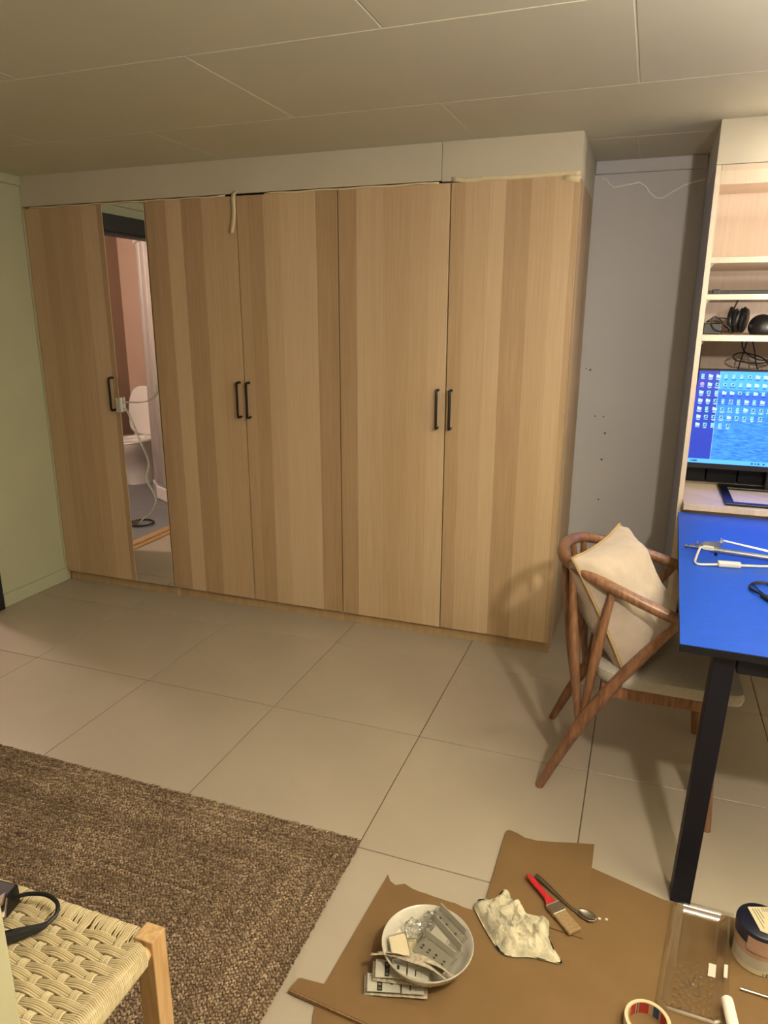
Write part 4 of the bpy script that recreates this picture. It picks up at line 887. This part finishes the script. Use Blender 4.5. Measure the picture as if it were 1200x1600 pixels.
# foam roller, rod
t = thing('foam_roller', 'small white foam paint roller at the near edge of the tray', 'paint roller', (3.355, -1.68, .0041))
MB().lathe([(.001, 0), (.007, .001), (.0115, .005), (.0125, .012), (.0125, .09), (.010, .096), (.001, .098)], (3.366, -1.606, .0335), 24, Matrix.Rotation(R(8), 3, 'Z') @ Matrix.Rotation(R(97), 3, 'X'), capb=False, capt=False).build('sleeve', 'foam_white', t, True)
MB().tube([(3.356, -1.70, .022), (3.342, -1.80, .012), (3.335, -1.86, .0085)], .0035, 8).build('rod', 'steel', t, True)
o = MB().tube([(3.403, -1.548, .0078), (3.60, -1.556, .0078)], .0034, 10).build('metal_rod', 'steel', None, True, loc=(3.5, -1.552, .0044)); tag(o, 'thin shiny metal rod in front of the paint jar', 'rod')
for i, (x, y) in enumerate(((3.088, -1.452), (3.105, -1.448))):
    o = MB().lathe([(.004, 0), (.0035, .001), (.001, .0014)], (x, y, .0041), 10).build('paint_drop', 'paper', None, True, loc=(x, y, .0041)); tag(o, ['small dried white paint drop beside the spoon tip', 'dried white paint drop farther from the spoon tip'][i], 'paint drop')

# ------------------------------------------------------------------ bathroom fittings seen in the mirror
t = thing('toilet', 'white toilet with raised lid in the bathroom seen in the mirror', 'toilet', (-1.26, -2.25, 0))
def ell(cx, cy, rx, ry, z_, n=28, flat=.0):
    return [(cx+rx*math.cos(2*math.pi*k/n), cy+ry*math.sin(2*math.pi*k/n)*(1 if math.sin(2*math.pi*k/n) > 0 else .75), z_) for k in range(n)]
MB().loft([ell(-1.26, -2.28, .11, .17, 0), ell(-1.26, -2.28, .115, .175, .1), ell(-1.26, -2.25, .125, .2, .2), ell(-1.26, -2.2, .16, .25, .3), ell(-1.26, -2.17, .182, .28, .37), ell(-1.26, -2.17, .185, .285, .395)]).build('pedestal', 'porcelain', t, True)
sr = [ell(-1.26, -2.17, .185, .285, .396), ell(-1.26, -2.17, .19, .29, .405), ell(-1.26, -2.17, .185, .285, .418), ell(-1.26, -2.17, .12, .2, .418), ell(-1.26, -2.17, .115, .19, .397)]
MB().loft(sr, False).build('seat_ring', 'porcelain', t, True)
lid = [(-1.26+.182*math.copysign(abs(math.cos(a))**.75, math.cos(a)), .62+.245*math.copysign(abs(math.sin(a))**.8, math.sin(a)) if math.sin(a) > 0 else .62-.2*abs(math.sin(a))**.4) for a in [2*math.pi*k/40 for k in range(40)]]
MB().loft([[(x, -2.40+.0-(z_-.42)*.08, z_) for x, z_ in lid], [(x, -2.385-(z_-.42)*.08, z_) for x, z_ in lid], [(-1.26+(x+1.26)*.93, -2.38-(z_-.42)*.08, .64+(z_-.64)*.94) for x, z_ in lid]][::-1]).build('lid', 'porcelain', t, True)
MB().box(-1.42, -1.10, -2.548, -2.42, .36, .43).build('hinge_block', 'porcelain', t, bevel=.01)
t = thing('shower_enclosure', 'white shower tray with aluminium corner column and glass seen in the mirror', 'shower', (-.5, -2.1, 0))
poly = [(-.105, -1.66), (-.52, -1.66), (-.70, -1.76), (-.88, -1.95), (-.88, -2.545), (-.105, -2.545)]
MB().prism(poly, 0.001, .115).build('tray', 'porcelain', t, bevel=.012)
MB().prism([(x*1.0+(-.49-x)*.03, y+(-2.1-y)*.03) for x, y in poly], .115, .145).build('tray_rim', 'shower_alu', t, bevel=.004)
MB().prism([(x+(-.49-x)*.0, y+(-2.1-y)*.0) for x, y in poly], 2.035, 2.075).build('top_rail', 'white_plastic', t, bevel=.006)
for x, y, r_ in ((-.845, -1.965, .022), (-.80, -1.925, .03), (-.73, -1.845, .026), (-.865, -2.5, .02), (-.16, -1.685, .02), (-.53, -1.69, .022)): MB().tube([(x, y, .145), (x, y, 2.035)], r_, 14).build('column', 'shower_alu', t, True)
for a, b, r_ in (((-.775, -1.895), (-.70, -1.815), .02), ((-.69, -1.80), (-.60, -1.735), .018), ((-.595, -1.73), (-.50, -1.69), .016)):
    d_ = Vector((b[0]-a[0], b[1]-a[1], 0)); MB().obox(((a[0]+b[0])/2, (a[1]+b[1])/2, 1.09), d_/2, (0, 0, .945), Vector((-d_.y, d_.x, 0)).normalized()*r_).build('door_stile', 'shower_alu', t, bevel=.01)
for a, b in (((-.16, -1.685), (-.53, -1.69)), ((-.865, -2.5), (-.85, -1.965))):
    d_ = Vector((b[0]-a[0], b[1]-a[1], 0)); MB().obox(((a[0]+b[0])/2, (a[1]+b[1])/2, 1.09), d_/2, (0, 0, .94), Vector((-d_.y, d_.x, 0)).normalized()*.003).build('glass_panel', 'shower_glass', t)
for k in range(3): MB().box(-.892, -.878, -2.02+.0, -1.965, .03+.025*k, .04+.025*k).build('tray_vent', 'white_plastic', t)
t = thing('cord_ring', 'black ring with brown tuft on the bathroom floor seen in the mirror', 'ring', (-.33, -1.08, 0))
MB().tube([(-.33+.085*math.cos(a), -1.09+.085*math.sin(a), .012) for a in [2*math.pi*k/32 for k in range(32)]], .007, 8, closed=True).build('ring', 'black_rubber', t, True)
m = MB()
for k in range(40):
    a = random.uniform(0, 6.28); r_ = random.uniform(.01, .04); m.tube([(-.36, -1.06, .004), (-.36+r_*.5*math.cos(a), -1.06+r_*.5*math.sin(a), .03), (-.36+r_*math.cos(a), -1.06+r_*math.sin(a), .012)], .003, 4)
m.build('tuft', 'jute_base', t)['kind'] = 'stuff'
